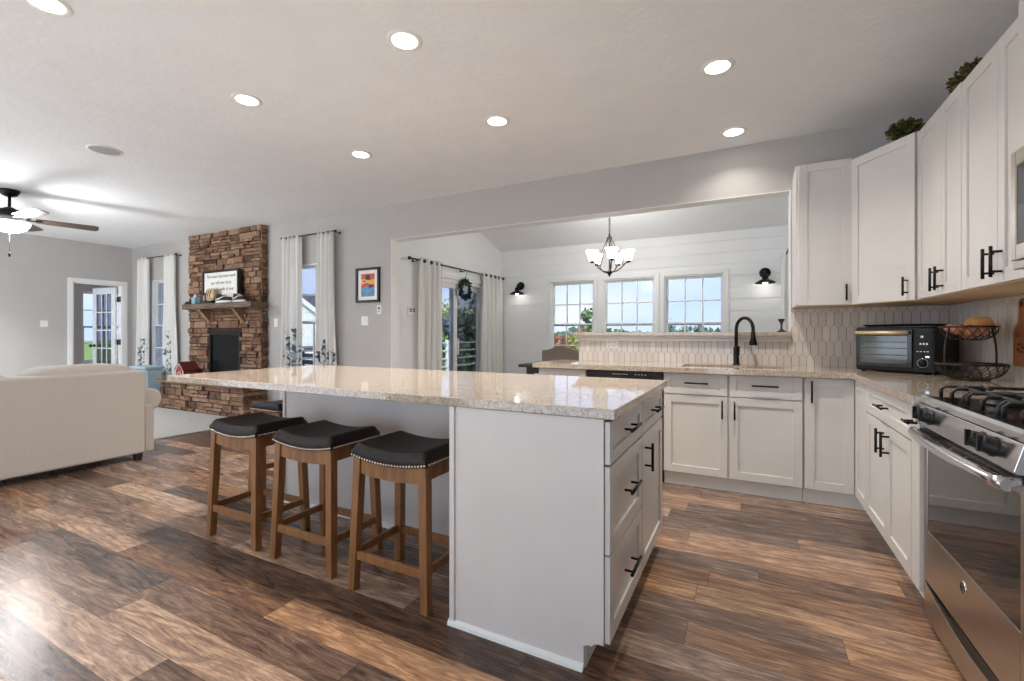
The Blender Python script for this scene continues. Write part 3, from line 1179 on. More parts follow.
# picket tile backsplash
def clip(poly, x0, x1, z0, z1):
    def cut(p, ax, lim, keep_less):
        out = []
        for i in range(len(p)):
            A, B = p[i], p[(i + 1) % len(p)]
            ia = A[ax] <= lim if keep_less else A[ax] >= lim
            ib = B[ax] <= lim if keep_less else B[ax] >= lim
            if ia:
                out.append(A)
            if ia != ib:
                t = (lim - A[ax]) / (B[ax] - A[ax])
                q = [A[0] + (B[0] - A[0]) * t, A[1] + (B[1] - A[1]) * t]
                q[ax] = lim
                out.append(tuple(q))
        return out
    for ax, lim, less in ((0, x0, False), (0, x1, True), (1, z0, False), (1, z1, True)):
        poly = cut(poly, ax, lim, less)
        if len(poly) < 3:
            return None
    return poly

def pickets(mb, F_, a0, a1, z0, z1, zoff=0.9975, w=0.0515, pitch=0.1135, ph=0.026, gap=0.0036, t=0.006):
    k0 = int((z0 - zoff) / pitch) - 2
    k1 = int((z1 - zoff) / pitch) + 2
    for k in range(k0, k1 + 1):
        zb = zoff + k * pitch
        sh = 0.5 * w if k % 2 else 0.0
        n0 = int(a0 / w) - 2
        n1 = int(a1 / w) + 2
        for n in range(n0, n1 + 1):
            cx = n * w + sh
            h = w / 2 - gap / 2
            lo, hi = zb + ph / 2 + 0.0005, zb + pitch - ph / 2 - 0.0005
            poly = [(cx - h, lo), (cx, lo - ph), (cx + h, lo), (cx + h, hi), (cx, hi + ph), (cx - h, hi)]
            # rows interlock: the points of one row sit in the valleys of the next
            poly = [(x, z + (0.0 if 1 else 0)) for x, z in poly]
            p = clip(poly, a0, a1, z0, z1)
            if not p:
                continue
            mb.M = F_
            mb.hexa([(x, 0.002, z) for x, z in p], [(x, t, z) for x, z in p])

mb = MB()
FK = frame(0, 4.31, 1, 0, 0, -1)
FK2 = frame(0, 4.29, 1, 0, 0, -1)
FW = frame(RW, 0, 0, 1, -1, 0)
pickets(mb, FK, -1.477, OPR, 0.914, 1.104)
pickets(mb, FK2, OPR, 1.262, 0.914, 1.369)
pickets(mb, FW, 1.30, 4.282, 0.914, 1.369)
n_t = len(mb.f)
mb.cur = 1
mb.M = FK
mb.box(-1.477, OPR, 0.0, 0.003, 0.914, 1.104)
mb.M = FK2
mb.box(OPR, 1.262, 0.0, 0.003, 0.914, 1.369)
mb.M = FW
mb.box(1.30, 4.285, 0.0, 0.003, 0.914, 1.369)
mb.M = None
mb.box(-1.4815, -1.477, 4.304, 4.44, 0.914, 1.104)
struct('trim_3', mb, [M['tile'], M['grout']])

# --- wall cabinets
CZ = 1.372
FU = frame(0, 3.96, 1, 0, 0, -1)
def bottom(root, pts):
    mb = MB()
    mb.prism(pts, 'z', CZ - 0.0005, CZ + 0.012)
    mb.build('bottom_panel', M['cab_inside'], root)
r = thing('wall_cabinet', 'white single-door wall cabinet beside the wide dining opening', 'cabinet', (0.48, 4.12, CZ), 'wall cabinets')
carcass(r, [(0.313, 0.650, 3.96, 4.286, CZ + 0.012, 2.405)])
bottom(r, [(0.313, 3.96), (0.650, 3.96), (0.650, 4.286), (0.313, 4.286)])
front(r, FU, 'door', 0.330, 0.646, CZ + 0.004, 2.402, (0.612, CZ + 0.088, 0.115, 'v'))

r = thing('corner_wall_cabinet', 'white diagonal corner wall cabinet over the toaster oven', 'cabinet', (1.0, 4.0, CZ), 'wall cabinets')
pd = [(0.654, 3.962), (0.916, 3.568), (1.266, 3.568), (1.266, 4.286), (0.654, 4.286)]
mb = MB()
mb.prism(pd, 'z', CZ + 0.012, 2.39)
mb.build('body', M['cabinet'], r)
bottom(r, pd)
ux, uy = 0.916 - 0.654, 3.568 - 3.962
ll = math.hypot(ux, uy)
ux, uy = ux / ll, uy / ll
FDg = frame(0.654, 3.962, ux, uy, uy, -ux)
front(r, FDg, 'door', 0.006, ll - 0.012, CZ + 0.004, 2.387, (ll - 0.055, CZ + 0.088, 0.115, 'v'))

FUR = frame(0.924, 0, 0, 1, -1, 0)
def wall_cab(label, y0, y1, ys, top):
    r = thing('wall_cabinet', label, 'cabinet', (1.09, (y0 + y1) / 2, CZ), 'wall cabinets')
    carcass(r, [(0.924, 1.266, y0, y1, CZ + 0.012, top)])
    bottom(r, [(0.924, y0), (1.266, y0), (1.266, y1), (0.924, y1)])
    front(r, FUR, 'door', ys + 0.0015, y1 - 0.002, CZ + 0.004, top - 0.002, (ys + 0.034, CZ + 0.088, 0.125, 'v'))
    front(r, FUR, 'door', y0 + 0.002, ys - 0.0015, CZ + 0.004, top - 0.002, (ys - 0.038, CZ + 0.088, 0.125, 'v'))
wall_cab('white double-door wall cabinet next to the diagonal corner cabinet', 2.925, 3.562, 3.188, 2.375)
wall_cab('white double-door wall cabinet next to the microwave', 2.345, 2.922, 2.565, 2.365)
r = thing('wall_cabinet', 'white wall cabinet above the microwave, cut off by the picture edge', 'cabinet', (1.06, 1.95, 1.835), 'wall cabinets')
carcass(r, [(0.900, 1.266, 1.575, 2.342, 1.835, 2.42)])
FUM = frame(0.900, 0, 0, 1, -1, 0)
front(r, FUM, 'door', 1.960, 2.340, 1.838, 2.418, (1.995, 1.93, 0.155, 'v'))
front(r, FUM, 'door', 1.577, 1.956, 1.838, 2.418, (1.92, 1.93, 0.155, 'v'))

# --- over-the-range microwave
r = thing('microwave', 'silver microwave oven hung over the stove, cut off by the picture edge', 'microwave', (1.06, 1.95, 1.40))
mb = MB()
mb.box(0.885, 1.262, 1.578, 2.338, 1.402, 1.83)
mb.build('body', M['steel'], r, bevel=0.004)
FM = frame(0.885, 2.338, 0, -1, -1, 0)
mb = MB(FM)
mb.box(0.0, 0.035, 0, 0.026, 1.435, 1.83)
mb.box(0.54, 0.575, 0, 0.026, 1.435, 1.83)
mb.box(0.035, 0.54, 0, 0.026, 1.435, 1.49)
mb.box(0.035, 0.54, 0, 0.026, 1.775, 1.83)
p = mb.build('door', M['steel'], r, bevel=0.003)
mb = MB(FM)
mb.box(0.034, 0.541, 0.004, 0.022, 1.488, 1.777)
mb.build('window', M['black_glass'], p)
mb = MB(FM)
mb.cyl((0.555, 0.05, 1.48), (0.555, 0.05, 1.79), 0.011)
for zq in (1.51, 1.76):
    mb.cyl((0.555, 0.02, zq), (0.555, 0.05, zq), 0.008)
mb.build('handle', M['chrome'], p)
mb = MB(FM)
mb.box(0.578, 0.76, 0, 0.026, 1.435, 1.83)
mb.build('control_panel', M['black_glass'], r, bevel=0.003)
mb = MB(FM)
mb.box(0.0, 0.76, 0, 0.020, 1.402, 1.432)
mb.build('vent_grille', M['steel'], r, bevel=0.003)

# --- gas range
r = thing('gas_range', 'stainless steel gas range with black grates and wide curved handle', 'stove', (0.95, 2.05, 0))
FG = frame(0.634, 2.418, 0, -1, -1, 0)        # a from the corner side, d towards the room
GW = 0.782
mb = MB(FG)
mb.box(0.002, GW - 0.002, -0.625, -0.035, 0.03, 0.890)
mb.build('body', M['black_enamel'], r)
mb = MB(FG)
for a in (0.05, GW - 0.05):
    for d in (-0.10, -0.60):
        mb.cyl((a, d, 0.0), (a, d, 0.03), 0.018, n=12)
mb.build('foot', M['black_plastic'], r)
mb = MB(FG)                                    # cooktop
mb.box(0.0, GW, -0.625, 0.004, 0.890, 0.916)
p = mb.build('cooktop', M['black_enamel'], r, bevel=0.006)
mb = MB(FG)
mb.prism([(0.0045, 0.888), (0.012, 0.892), (0.012, 0.912), (0.004, 0.922), (-0.012, 0.922), (-0.012, 0.917), (0.0045, 0.917)], 'x', 0.0, GW)
mb.build('front_rim', M['chrome'], p)
for a, d, rr in ((0.17, -0.17, 0.050), (0.17, -0.47, 0.040), (0.5 * GW, -0.32, 0.045), (GW - 0.17, -0.17, 0.055), (GW - 0.17, -0.47, 0.036)):
    mb = MB(FG)
    mb.lathe([(rr * 1.2, 0.0), (rr * 1.15, 0.008), (rr, 0.010), (rr, 0.020), (rr * 0.8, 0.024), (0, 0.025)], (a, d, 0.916), n=20)
    mb.build('burner', M['cast_iron'], p)
def grate(a0, a1):
    mb = MB(FG)
    zt = 0.962
    d0, d1 = -0.60, -0.045
    def bar(pts, rad=0.0065):
        mb.tube(pts, rad, n=6)
    # outer rails with legs bent down at the ends
    for a in (a0 + 0.012, a1 - 0.012):
        bar([(a, d1, 0.918), (a, d1, zt - 0.014), (a, d1 - 0.012, zt), (a, d0 + 0.012, zt), (a, d0, zt - 0.014), (a, d0, 0.918)])
    for d in (d1 - 0.05, (d0 + d1) / 2, d0 + 0.05):
        bar([(a0 + 0.012, d, zt), (a1 - 0.012, d, zt)])
    am = (a0 + a1) / 2
    bar([(am, d1, 0.918), (am, d1, zt - 0.014), (am, d1 - 0.012, zt), (am, d1 - 0.09, zt)])
    bar([(am, d0, 0.918), (am, d0, zt - 0.014), (am, d0 + 0.012, zt), (am, d0 + 0.09, zt)])
    bar([(am, (d0 + d1) / 2 - 0.07, zt), (am, (d0 + d1) / 2 + 0.07, zt)])
    for d in (d1 - 0.125, d0 + 0.125):
        bar([(a0 + 0.012, d, zt), (a0 + 0.07, d, zt)])
        bar([(a1 - 0.012, d, zt), (a1 - 0.07, d, zt)])
    return mb.build('grate', M['cast_iron'], p)
grate(0.02, 0.262)
grate(0.266, GW - 0.266)
grate(GW - 0.262, GW - 0.02)
mb = MB(FG)                                    # slanted control panel
mb.prism([(-0.035, 0.805), (0.022, 0.805), (0.028, 0.812), (0.008, 0.886), (-0.035, 0.886)], 'x', 0.0, GW)
cp = mb.build('control_panel', M['chrome'], r, bevel=0.002)
sl = Vector((0, 0.074, 0.030)).normalized()    # outward normal of the slanted face in (d,z)
nrm = Vector((0, 0.965, 0.261))
for a in (0.075, 0.145, GW - 0.215, GW - 0.135):
    mb = MB(FG)
    c = Vector((a, 0.0175, 0.850))
    mb.lathe([(0.029, -0.001), (0.029, 0.004), (0.025, 0.006), (0.023, 0.026), (0.020, 0.030), (0, 0.031)], c, n=20, axis=nrm)
    mb.box(a - 0.005, a + 0.005, 0.0175 + 0.024, 0.0175 + 0.036, 0.834, 0.882)
    mb.build('knob', M['black_plastic'], cp)
mb = MB(FG)
mb.box(0.0, GW, -0.035, 0.012, 0.782, 0.805)
mb.build('vent_gap', M['black_enamel'], r)
# door
dz0, dz1 = 0.182, 0.782
mb = MB(FG)
mb.box(0.003, 0.040, -0.035, 0.0, dz0, dz1)
mb.box(GW - 0.040, GW - 0.003, -0.035, 0.0, dz0, dz1)
mb.box(0.040, GW - 0.040, -0.035, 0.0, dz0, 0.385)
mb.box(0.040, GW - 0.040, -0.035, 0.0, 0.745, dz1)
door = mb.build('oven_door', M['steel'], r, bevel=0.002)
mb = MB(FG)
mb.prism([(0.060, 0.384), (0.039, 0.405), (0.039, 0.746), (GW - 0.039, 0.746), (GW - 0.039, 0.384)], 'y', -0.020, -0.003)
mb.build('window', M['black_glass'], door)
mb = MB(FG)                                    # vented top strip of the door
mb.prism([(-0.035, 0.783), (-0.004, 0.783), (0.030, 0.768), (0.030, 0.762), (0.0, 0.762), (-0.035, 0.762)], 'x', 0.012, GW - 0.012)
vt = mb.build('vented_strip', M['steel'], door, bevel=0.001)
for k in range(5):
    for q in (0, 1):
        mb = MB(FG)
        a0 = 0.105 + k * 0.122
        t0 = 0.004 + q * 0.011
        z_ = 0.783 - 0.015 * (t0 + 0.004) / 0.034
        mb.hexa([(a0, t0, z_ + 0.0005), (a0 + 0.100, t0, z_ + 0.0005), (a0 + 0.100, t0 + 0.006, z_ - 0.002), (a0, t0 + 0.006, z_ - 0.002)],
                [(a0, t0, z_ + 0.003), (a0 + 0.100, t0, z_ + 0.003), (a0 + 0.100, t0 + 0.006, z_ + 0.0005), (a0, t0 + 0.006, z_ + 0.0005)])
        mb.build('vent_slot', M['black_enamel'], vt)
mb = MB(FG)                                    # bowed handle
pts = []
for i in range(25):
    t = i / 24
    a = 0.012 + (GW - 0.024) * t
    bow = math.sin(PI * t) ** 0.6
    pts.append((a, 0.034 + 0.026 * bow, 0.775))
mb.tube(pts, [0.019 if 0 < i < 24 else 0.017 for i in range(25)], n=14)
for a in (0.030, GW - 0.030):
    mb.box(a - 0.016, a + 0.016, -0.002, 0.045, 0.762, 0.788)
mb.build('handle', M['chrome'], door)
mb = MB(FG)                                    # round badge
bc = Vector((0.5 * GW, 0.0, 0.330))
mb.lathe([(0.021, -0.001), (0.021, 0.003), (0.018, 0.004), (0.0, 0.004)], bc, n=28, axis=(0, 1, 0))
bd = mb.build('badge', M['chrome'], door)
mb = MB(FG)
mb.torus(bc + Vector((0, 0.0042, 0)), 0.0165, 0.0013, axis=(0, 1, 0), n=28, m=6)
mb.build('badge_ring', M['bronze'], bd)
bpos = FG @ (bc + Vector((0, 0.0046, 0)))
text('badge_lettering', 'GE', 0.018, M['bronze'], bd, bpos, (PI / 2, 0, -PI / 2), extrude=0.0003)
# warming drawer with a dipped top edge over a black recess
mb = MB(FG)
mb.box(0.004, GW - 0.004, -0.0345, -0.031, 0.03, 0.180)
mb.build('drawer_recess', M['black_enamel'], r)
mb = MB(FG)
poly = [(0.003, 0.034), (GW - 0.003, 0.034), (GW - 0.003, 0.170)]
for i in range(1, 20):
    t = i / 20
    poly.append((GW - 0.003 - (GW - 0.006) * t, 0.170 - 0.040 * math.sin(PI * t) ** 0.8))
poly.append((0.003, 0.170))
for i in range(1):
    pass
mb.prism(poly, 'y', -0.030, 0.0)
mb.build('storage_drawer', M['steel'], r, bevel=0.0015)

# ------------------------------------------------------------------ faucet, toaster oven, basket, board
r = thing('kitchen_faucet', 'black gooseneck faucet standing behind the sink', 'faucet', (-0.086, 4.187, 0.914))
mb = MB()
bx, by = -0.086, 4.187
mb.lathe([(0.030, 0), (0.030, 0.006), (0.024, 0.010), (0.022, 0.012), (0.022, 0.135), (0.018, 0.150), (0.015, 0.155)], (bx, by, 0.914), n=20)
mb.build('base', M['black_metal'], r)
dx, dy = 0.66, -0.75
pts = [(bx, by, 1.06), (bx, by, 1.20)]
R_ = 0.092
for i in range(1, 17):
    t = PI * i / 16
    o = R_ * (1 - math.cos(t))
    pts.append((bx + dx * o, by + dy * o, 1.205 + R_ * math.sin(t)))
ox, oy = bx + dx * 2 * R_, by + dy * 2 * R_
pts.append((ox, oy, 1.185))
mb = MB()
mb.tube(pts, 0.0135, n=12)
mb.build('spout', M['black_metal'], r)
mb = MB()
mb.lathe([(0.014, 0), (0.017, -0.012), (0.017, -0.03), (0.016, -0.04), (0.030, -0.098), (0.031, -0.108), (0.026, -0.110), (0, -0.110)], (ox, oy, 1.19), n=20)
mb.build('spray_head', M['black_metal'], r)
mb = MB()
mb.cyl((bx + 0.008, by - 0.018, 1.00), (bx + 0.018, by - 0.040, 1.005), 0.011, n=12)
mb.tube([(bx + 0.018, by - 0.038, 1.005), (bx + 0.020, by - 0.050, 1.03), (bx + 0.021, by - 0.058, 1.07)], [0.008, 0.007, 0.006], n=10)
mb.build('lever', M['black_metal'], r)

# toaster oven turned towards the room in the corner; local frame: a along the front, d out of the front
tox, toy = 0.668, 3.945
tu = Vector((0.821, -0.571)).normalized()
FT = frame(tox, toy, tu.x, tu.y, tu.y, -tu.x)
TW, TD, TZ0, TZ1 = 0.435, 0.352, 0.922, 1.214
r = thing('toaster_oven', 'black toaster oven standing in the counter corner under a wall cabinet', 'toaster oven', (0.98, 3.93, 0.914))
mb = MB(FT)
mb.box(0, TW, -TD, 0, TZ0, TZ1)
mb.build('body', M['black_plastic'], r, bevel=0.012, seg=3)
for a in (0.035, TW - 0.035):
    for d in (-0.04, -TD + 0.04):
        mb = MB(FT)
        mb.cyl((a, d, 0.9142), (a, d, TZ0 + 0.001), 0.016, n=12)
        mb.build('foot', M['black_plastic'], r)
mb = MB(FT)
for x0, x1, z0, z1 in ((0.010, 0.035, 0.950, 1.196), (0.298, 0.322, 0.950, 1.196), (0.035, 0.298, 0.950, 0.975), (0.035, 0.298, 1.155, 1.196)):
    mb.box(x0, x1, 0.0005, 0.014, z0, z1)
td = mb.build('door', M['black_enamel'], r, bevel=0.003)
mb = MB(FT)
mb.box(0.034, 0.299, 0.002, 0.008, 0.974, 1.156)
M['oven_window'] = pmat('oven_window', (92, 102, 102), (70, 78, 78), rough=0.06, scale=2, coat=1.0)
mb.build('window', M['oven_window'], td)
mb = MB(FT)
for zq in (1.03, 1.075, 1.115):
    mb.box(0.040, 0.294, 0.0082, 0.0100, zq - 0.002, zq + 0.002)
for zq in (1.0, 1.05, 1.10, 1.14):
    mb.box(0.042, 0.052, 0.0082, 0.0095, zq - 0.004, zq + 0.004)
mb.build('rack', M['bronze'], td)
mb = MB(FT)
mb.cyl((0.018, 0.040, 1.176), (0.312, 0.040, 1.176), 0.012, n=14)
M['brass'] = pmat('warm_brass', (236, 208, 158), (224, 194, 142), rough=0.35, metal=0.5, scale=20)
mb.build('handle', M['brass'], td)
mb = MB(FT)
for a in (0.04, 0.29):
    mb.cyl((a, 0.013, 1.176), (a, 0.040, 1.176), 0.006, n=10)
mb.build('handle_post', M['black_metal'], td)
mb = MB(FT)
mb.box(0.328, 0.425, 0.0005, 0.008, 0.950, 1.196)
pn = mb.build('control_panel', M['black_plastic'], r, bevel=0.003)
mb = MB(FT)
mb.lathe([(0.025, 0), (0.025, 0.004), (0.021, 0.006), (0.019, 0.024), (0.0, 0.026)], (0.376, 0.008, 0.985), n=22, axis=(0, 1, 0))
mb.build('knob', M['black_plastic'], pn)
mb = MB(FT)
mb.torus((0.376, 0.010, 0.985), 0.027, 0.0016, axis=(0, 1, 0), n=24, m=6)
mb.build('knob_ring', M['chrome'], pn)
mb = MB(FT)
mb.box(0.390, 0.408, 0.0082, 0.0092, 1.020, 1.030)
mb.build('lit_button', emit_mat('blue_button', (0.35, 0.6, 1.0), 1.5), pn)
mb = MB(FT)
for k in range(3):
    mb.box(0.360 + k * 0.016, 0.369 + k * 0.016, 0.0082, 0.009, 1.100, 1.112)
mb.lathe([(0.008, 0), (0.008, 0.001), (0, 0.001)], (0.372, 0.008, 1.150), n=12, axis=(0, 1, 0))
for k in range(4):
    mb.box(0.345 + k * 0.017, 0.355 + k * 0.017, 0.0082, 0.0088, 1.055, 1.060)
mb.build('display_mark', M['plastic_white'], pn)
mb = MB(FT)
for k in range(5):
    mb.M = frame(tox + tu.x * TW, toy + tu.y * TW, tu.y, -tu.x, tu.x, tu.y)
    mb.box(-0.075, -0.045, 0.0, 0.0012, 1.10 + k * 0.016, 1.105 + k * 0.016)
mb.build('side_vent', M['bronze'], r)

r = thing('baking_tray', 'flat black baking tray lying on top of the toaster oven', 'tray', (0.95, 3.95, TZ1))
mb = MB(FT)
mb.box(0.055, 0.415, -0.235, -0.020, TZ1 + 0.001, TZ1 + 0.005)
mb.hexa([(0.055, -0.235, TZ1 + 0.004), (0.415, -0.235, TZ1 + 0.004), (0.415, -0.020, TZ1 + 0.004), (0.055, -0.020, TZ1 + 0.004)],
        [(0.035, -0.250, TZ1 + 0.018), (0.435, -0.250, TZ1 + 0.018), (0.435, -0.005, TZ1 + 0.018), (0.035, -0.005, TZ1 + 0.018)])
mb.build('tray', M['black_enamel'], r, bevel=0.001)

# two-tier wire basket
bcx, bcy = 1.095, 3.415
r = thing('tiered_basket', 'dark two-tier wire fruit basket with bread on its upper tier', 'basket', (bcx, bcy, 0.914))
def wire_bowl(name, c, R1, R0, z0, z1, nw):
    mb = MB()
    cx, cy = c
    mb.torus((cx, cy, z1), R1, 0.0055, n=40)
    mb.torus((cx, cy, z0 + 0.003), R0, 0.004, n=32)
    def pt(t, ang):
        rr = R0 + (R1 - R0) * math.sin(t * PI / 2)
        return (cx + rr * math.cos(ang), cy + rr * math.sin(ang), z0 + 0.003 + (z1 - z0 - 0.003) * (1 - math.cos(t * PI / 2)))
    for k in range(nw):
        a = 2 * PI * k / nw
        for s_ in (-1, 1):
            mb.tube([pt(i / 8, a + s_ * 0.55 * (i / 8)) for i in range(9)], 0.0020, n=5)
    for k in range(5):
        a = PI * k / 5
        mb.tube([(cx - R0 * math.cos(a), cy - R0 * math.sin(a), z0 + 0.003), (cx + R0 * math.cos(a), cy + R0 * math.sin(a), z0 + 0.003)], 0.0018, n=5)
    return mb.build(name, M['bronze'], r)
wire_bowl('lower_bowl', (bcx, bcy), 0.145, 0.065, 0.920, 1.002, 20)
ucx, ucy = bcx - 0.005, bcy + 0.01
wire_bowl('upper_bowl', (ucx, ucy), 0.118, 0.050, 1.134, 1.208, 18)
mb = MB()
mb.torus((bcx, bcy, 0.9195), 0.075, 0.005, n=32)
mb.build('base_ring', M['bronze'], r)
sv = Vector((0.889, 0.458))                    # side-to-side as seen from the room
for s_ in (-1, 1):
    mb = MB()
    pts = []
    for i in range(15):
        t = i / 14
        z_ = 1.002 + (1.208 - 1.002) * t
        off = 0.143 - 0.026 * t + 0.010 * math.sin(PI * t)
        pts.append((bcx + sv.x * off * s_ * (1 if s_ > 0 else 1.0), bcy + sv.y * off * s_, z_))
    mb.tube(pts, 0.0055, n=8)
    mb.build('side_post', M['bronze'], r)
M['bun'] = pmat('bread_crust', (206, 140, 70), (232, 186, 120), rough=0.5, scale=14, contrast=(0.3, 0.7))
M['onion'] = pmat('onion_skin', (176, 108, 82), (206, 150, 118), rough=0.35, scale=16, stretch=(3, 3, 0.6))
mb = MB()
mb.ball((ucx + 0.048, ucy + 0.018, 1.222), 0.062, 0.054, 0.042, n=22, m=14)
o = mb.build('bread_bun', M['bun'])
tag(o, 'round golden bread bun on top of the onions in the wire basket', 'bread')
oni = [(-0.058, -0.030, 1.192, 0.029), (-0.008, -0.052, 1.190, 0.030), (-0.028, 0.032, 1.192, 0.029), (0.046, -0.040, 1.188, 0.028), (-0.005, -0.006, 1.166, 0.026), (-0.075, 0.020, 1.200, 0.024)]
lab = ['reddish onion at the window-side end of the upper wire basket', 'reddish onion in the middle of the upper wire basket, facing the room', 'reddish onion at the back of the upper wire basket',
       'reddish onion under the bread bun, facing the room', 'reddish onion lowest in the upper wire basket', 'small reddish onion by the rim of the upper wire basket']
for (a, b, z_, rr), lb in zip(oni, lab):
    t = thing('onion', lb, 'onion', (ucx + a, ucy + b, z_), 'onions in the wire basket')
    mb = MB()
    mb.lathe([(0, -rr * 0.9), (rr * 0.5, -rr * 0.82), (rr * 0.92, -rr * 0.35), (rr, 0.0), (rr * 0.86, rr * 0.45), (rr * 0.5, rr * 0.8), (rr * 0.2, rr * 0.98), (0.002, rr * 1.25)], (ucx + a, ucy + b, z_), n=16, axis=(random.uniform(-.5, .5), random.uniform(-.5, .5), 1))
    mb.build('bulb', M['onion'], t)

# paddle board on the range wall
r = thing('cutting_board', 'brown wooden paddle board hung on the tiled wall behind the stove', 'cutting board', (RW, 3.30, 1.0))
FP = frame(RW - 0.009, 3.275, 0, -1, -1, 0)
mb = MB(FP)
poly = [(-0.085, 1.010), (-0.075, 1.000), (0.075, 1.000), (0.085, 1.010), (0.085, 1.170), (0.078, 1.195), (0.050, 1.215), (0.034, 1.235), (0.030, 1.300), (0.030, 1.330), (0.018, 1.348), (0, 1.352),
        (-0.018, 1.348), (-0.030, 1.330), (-0.030, 1.300), (-0.034, 1.235), (-0.050, 1.215), (-0.078, 1.195), (-0.085, 1.170)]
mb.prism([p for p in poly], 'y', 0.0, 0.018)
M['board_wood'] = pmat('board_wood', (156, 96, 54), (122, 70, 38), rough=0.5, scale=9, stretch=(7, 7, 0.8))
mb.build('paddle', M['board_wood'], r, bevel=0.003)
mb = MB(FP)
mb.lathe([(0.013, 0), (0.013, 0.0012), (0, 0.0012)], (0, 0.018, 1.322), n=18, axis=(0, 1, 0))
mb.build('hanging_hole', M['black_plastic'], r)
mb = MB(FP)
for (x, z_, w_, h_) in ((-0.02, 1.115, 0.050, 0.012), (-0.03, 1.088, 0.030, 0.016), (0.03, 1.10, 0.045, 0.022), (0.0, 1.075, 0.05, 0.010)):
    mb.prism([(x - w_ / 2, z_), (x, z_ - h_ / 2), (x + w_ / 2, z_ + h_ * 0.2), (x, z_ + h_ / 2)], 'y', 0.0175, 0.0195)
mb.torus((-0.035, 0.0185, 1.165), 0.014, 0.0012, axis=(0, 1, 0), n=20, m=5)
mb.build('painted_mark', M['black_plastic'], r)

# outlets on the backsplash
def plate(name, label, F_, a, z_, w=0.072, h=0.116, kind='outlet'):
    p = F_ @ Vector((a, 0, z_))
    r = thing(name, label, 'outlet' if kind == 'outlet' else 'switch', p)
    mb = MB(F_)
    mb.box(a - w / 2, a + w / 2, 0.0, 0.005, z_ - h / 2, z_ + h / 2)
    mb.build('plate', M['plastic_white'], r, bevel=0.002)
    n = max(1, round(w / 0.06) - (0 if w > 0.1 else 0))
    for k in range(n):
        ax = a + (k - (n - 1) / 2) * 0.046
        mb = MB(F_)
        if kind == 'outlet':
            for s_ in (-1, 1):
                mb.box(ax - 0.016, ax + 0.016, 0.005, 0.0065, z_ + s_ * 0.020 - 0.014, z_ + s_ * 0.020 + 0.014)
            mb.build('receptacle', M['plastic_white'], r)
            mb = MB(F_)
            for s_ in (-1, 1):
                for q in (-0.007, 0.007):
                    mb.box(ax + q - 0.002, ax + q + 0.002, 0.0065, 0.0072, z_ + s_ * 0.020 - 0.005, z_ + s_ * 0.020 + 0.005)
            mb.build('slot', M['black_plastic'], r)
        else:
            mb.box(ax - 0.016, ax + 0.016, 0.005, 0.008, z_ - 0.033, z_ + 0.033)
            mb.build('rocker', M['plastic_white'], r, bevel=0.001)
    return r
FKo = frame(0, 4.304, 1, 0, 0, -1)
plate('electrical_outlet', 'pale electrical outlet in the tiles of the half wall', FKo, -1.15, 1.07, w=0.116, h=0.072)
FBW = frame(0, BW, 1, 0, 0, -1)
plate('light_switch', 'white double light switch on the wall under the framed picture', FBW, -4.305, 1.335, w=0.116, kind='switch')
plate('electrical_outlet', 'white wall plate between the stone fireplace and the curtain', FBW, -6.03, 1.33, w=0.072)
FLW = frame(LW, 0, 0, 1, 1, 0)
plate('light_switch', 'white double light switch on the far living room wall', FLW, 3.10, 1.335, w=0.092, h=0.105, kind='switch')
FDL = frame(DL, 0, 0, 1, 1, 0)
plate('light_switch', 'white light switch on the dining room wall beside the curtain', FDL, 4.56, 1.305, w=0.072, kind='switch')
r = thing('thermostat', 'small white thermostat with dark buttons on the dining room wall', 'thermostat', (DL, 4.69, 1.465))
mb = MB(FDL)
mb.box(4.615, 4.775, 0, 0.018, 1.405, 1.525)
mb.build('housing', M['plastic_white'], r, bevel=0.004)
mb = MB(FDL)
for y in (4.645, 4.705):
    for zq in (1.475, 1.50):
        mb.box(y, y + 0.042, 0.018, 0.0195, zq - 0.018, zq - 0.002)
mb.build('display', M['black_plastic'], r)
r = thing('wall_control', 'white wall control with dark centre button beside the opening', 'wall control', (-4.06, BW, 1.47))
mb = MB(FBW)
mb.box(-4.095, -4.025, 0, 0.012, 1.415, 1.525)
mb.build('plate', M['plastic_white'], r, bevel=0.003)
mb = MB(FBW)
mb.lathe([(0.014, 0), (0.014, 0.006), (0, 0.007)], (-4.06, 0.012, 1.488), n=16, axis=(0, 1, 0))
mb.lathe([(0.008, 0), (0.008, 0.004), (0, 0.005)], (-4.06, 0.012, 1.447), n=12, axis=(0, 1, 0))
mb.build('button', M['black_plastic'], r)

# candlestick on the ledge
r = thing('candlestick', 'small pewter candlestick standing at the end of the granite ledge', 'candlestick', (0.245, 4.37, 1.184))
mb = MB()
mb.lathe([(0.034, 0), (0.034, 0.006), (0.018, 0.016), (0.008, 0.03), (0.007, 0.06), (0.012, 0.078), (0.024, 0.098), (0.026, 0.108), (0.014, 0.110), (0, 0.108)], (0.245, 4.37, 1.184), n=20)
mb.build('stem', M['bronze'], r)

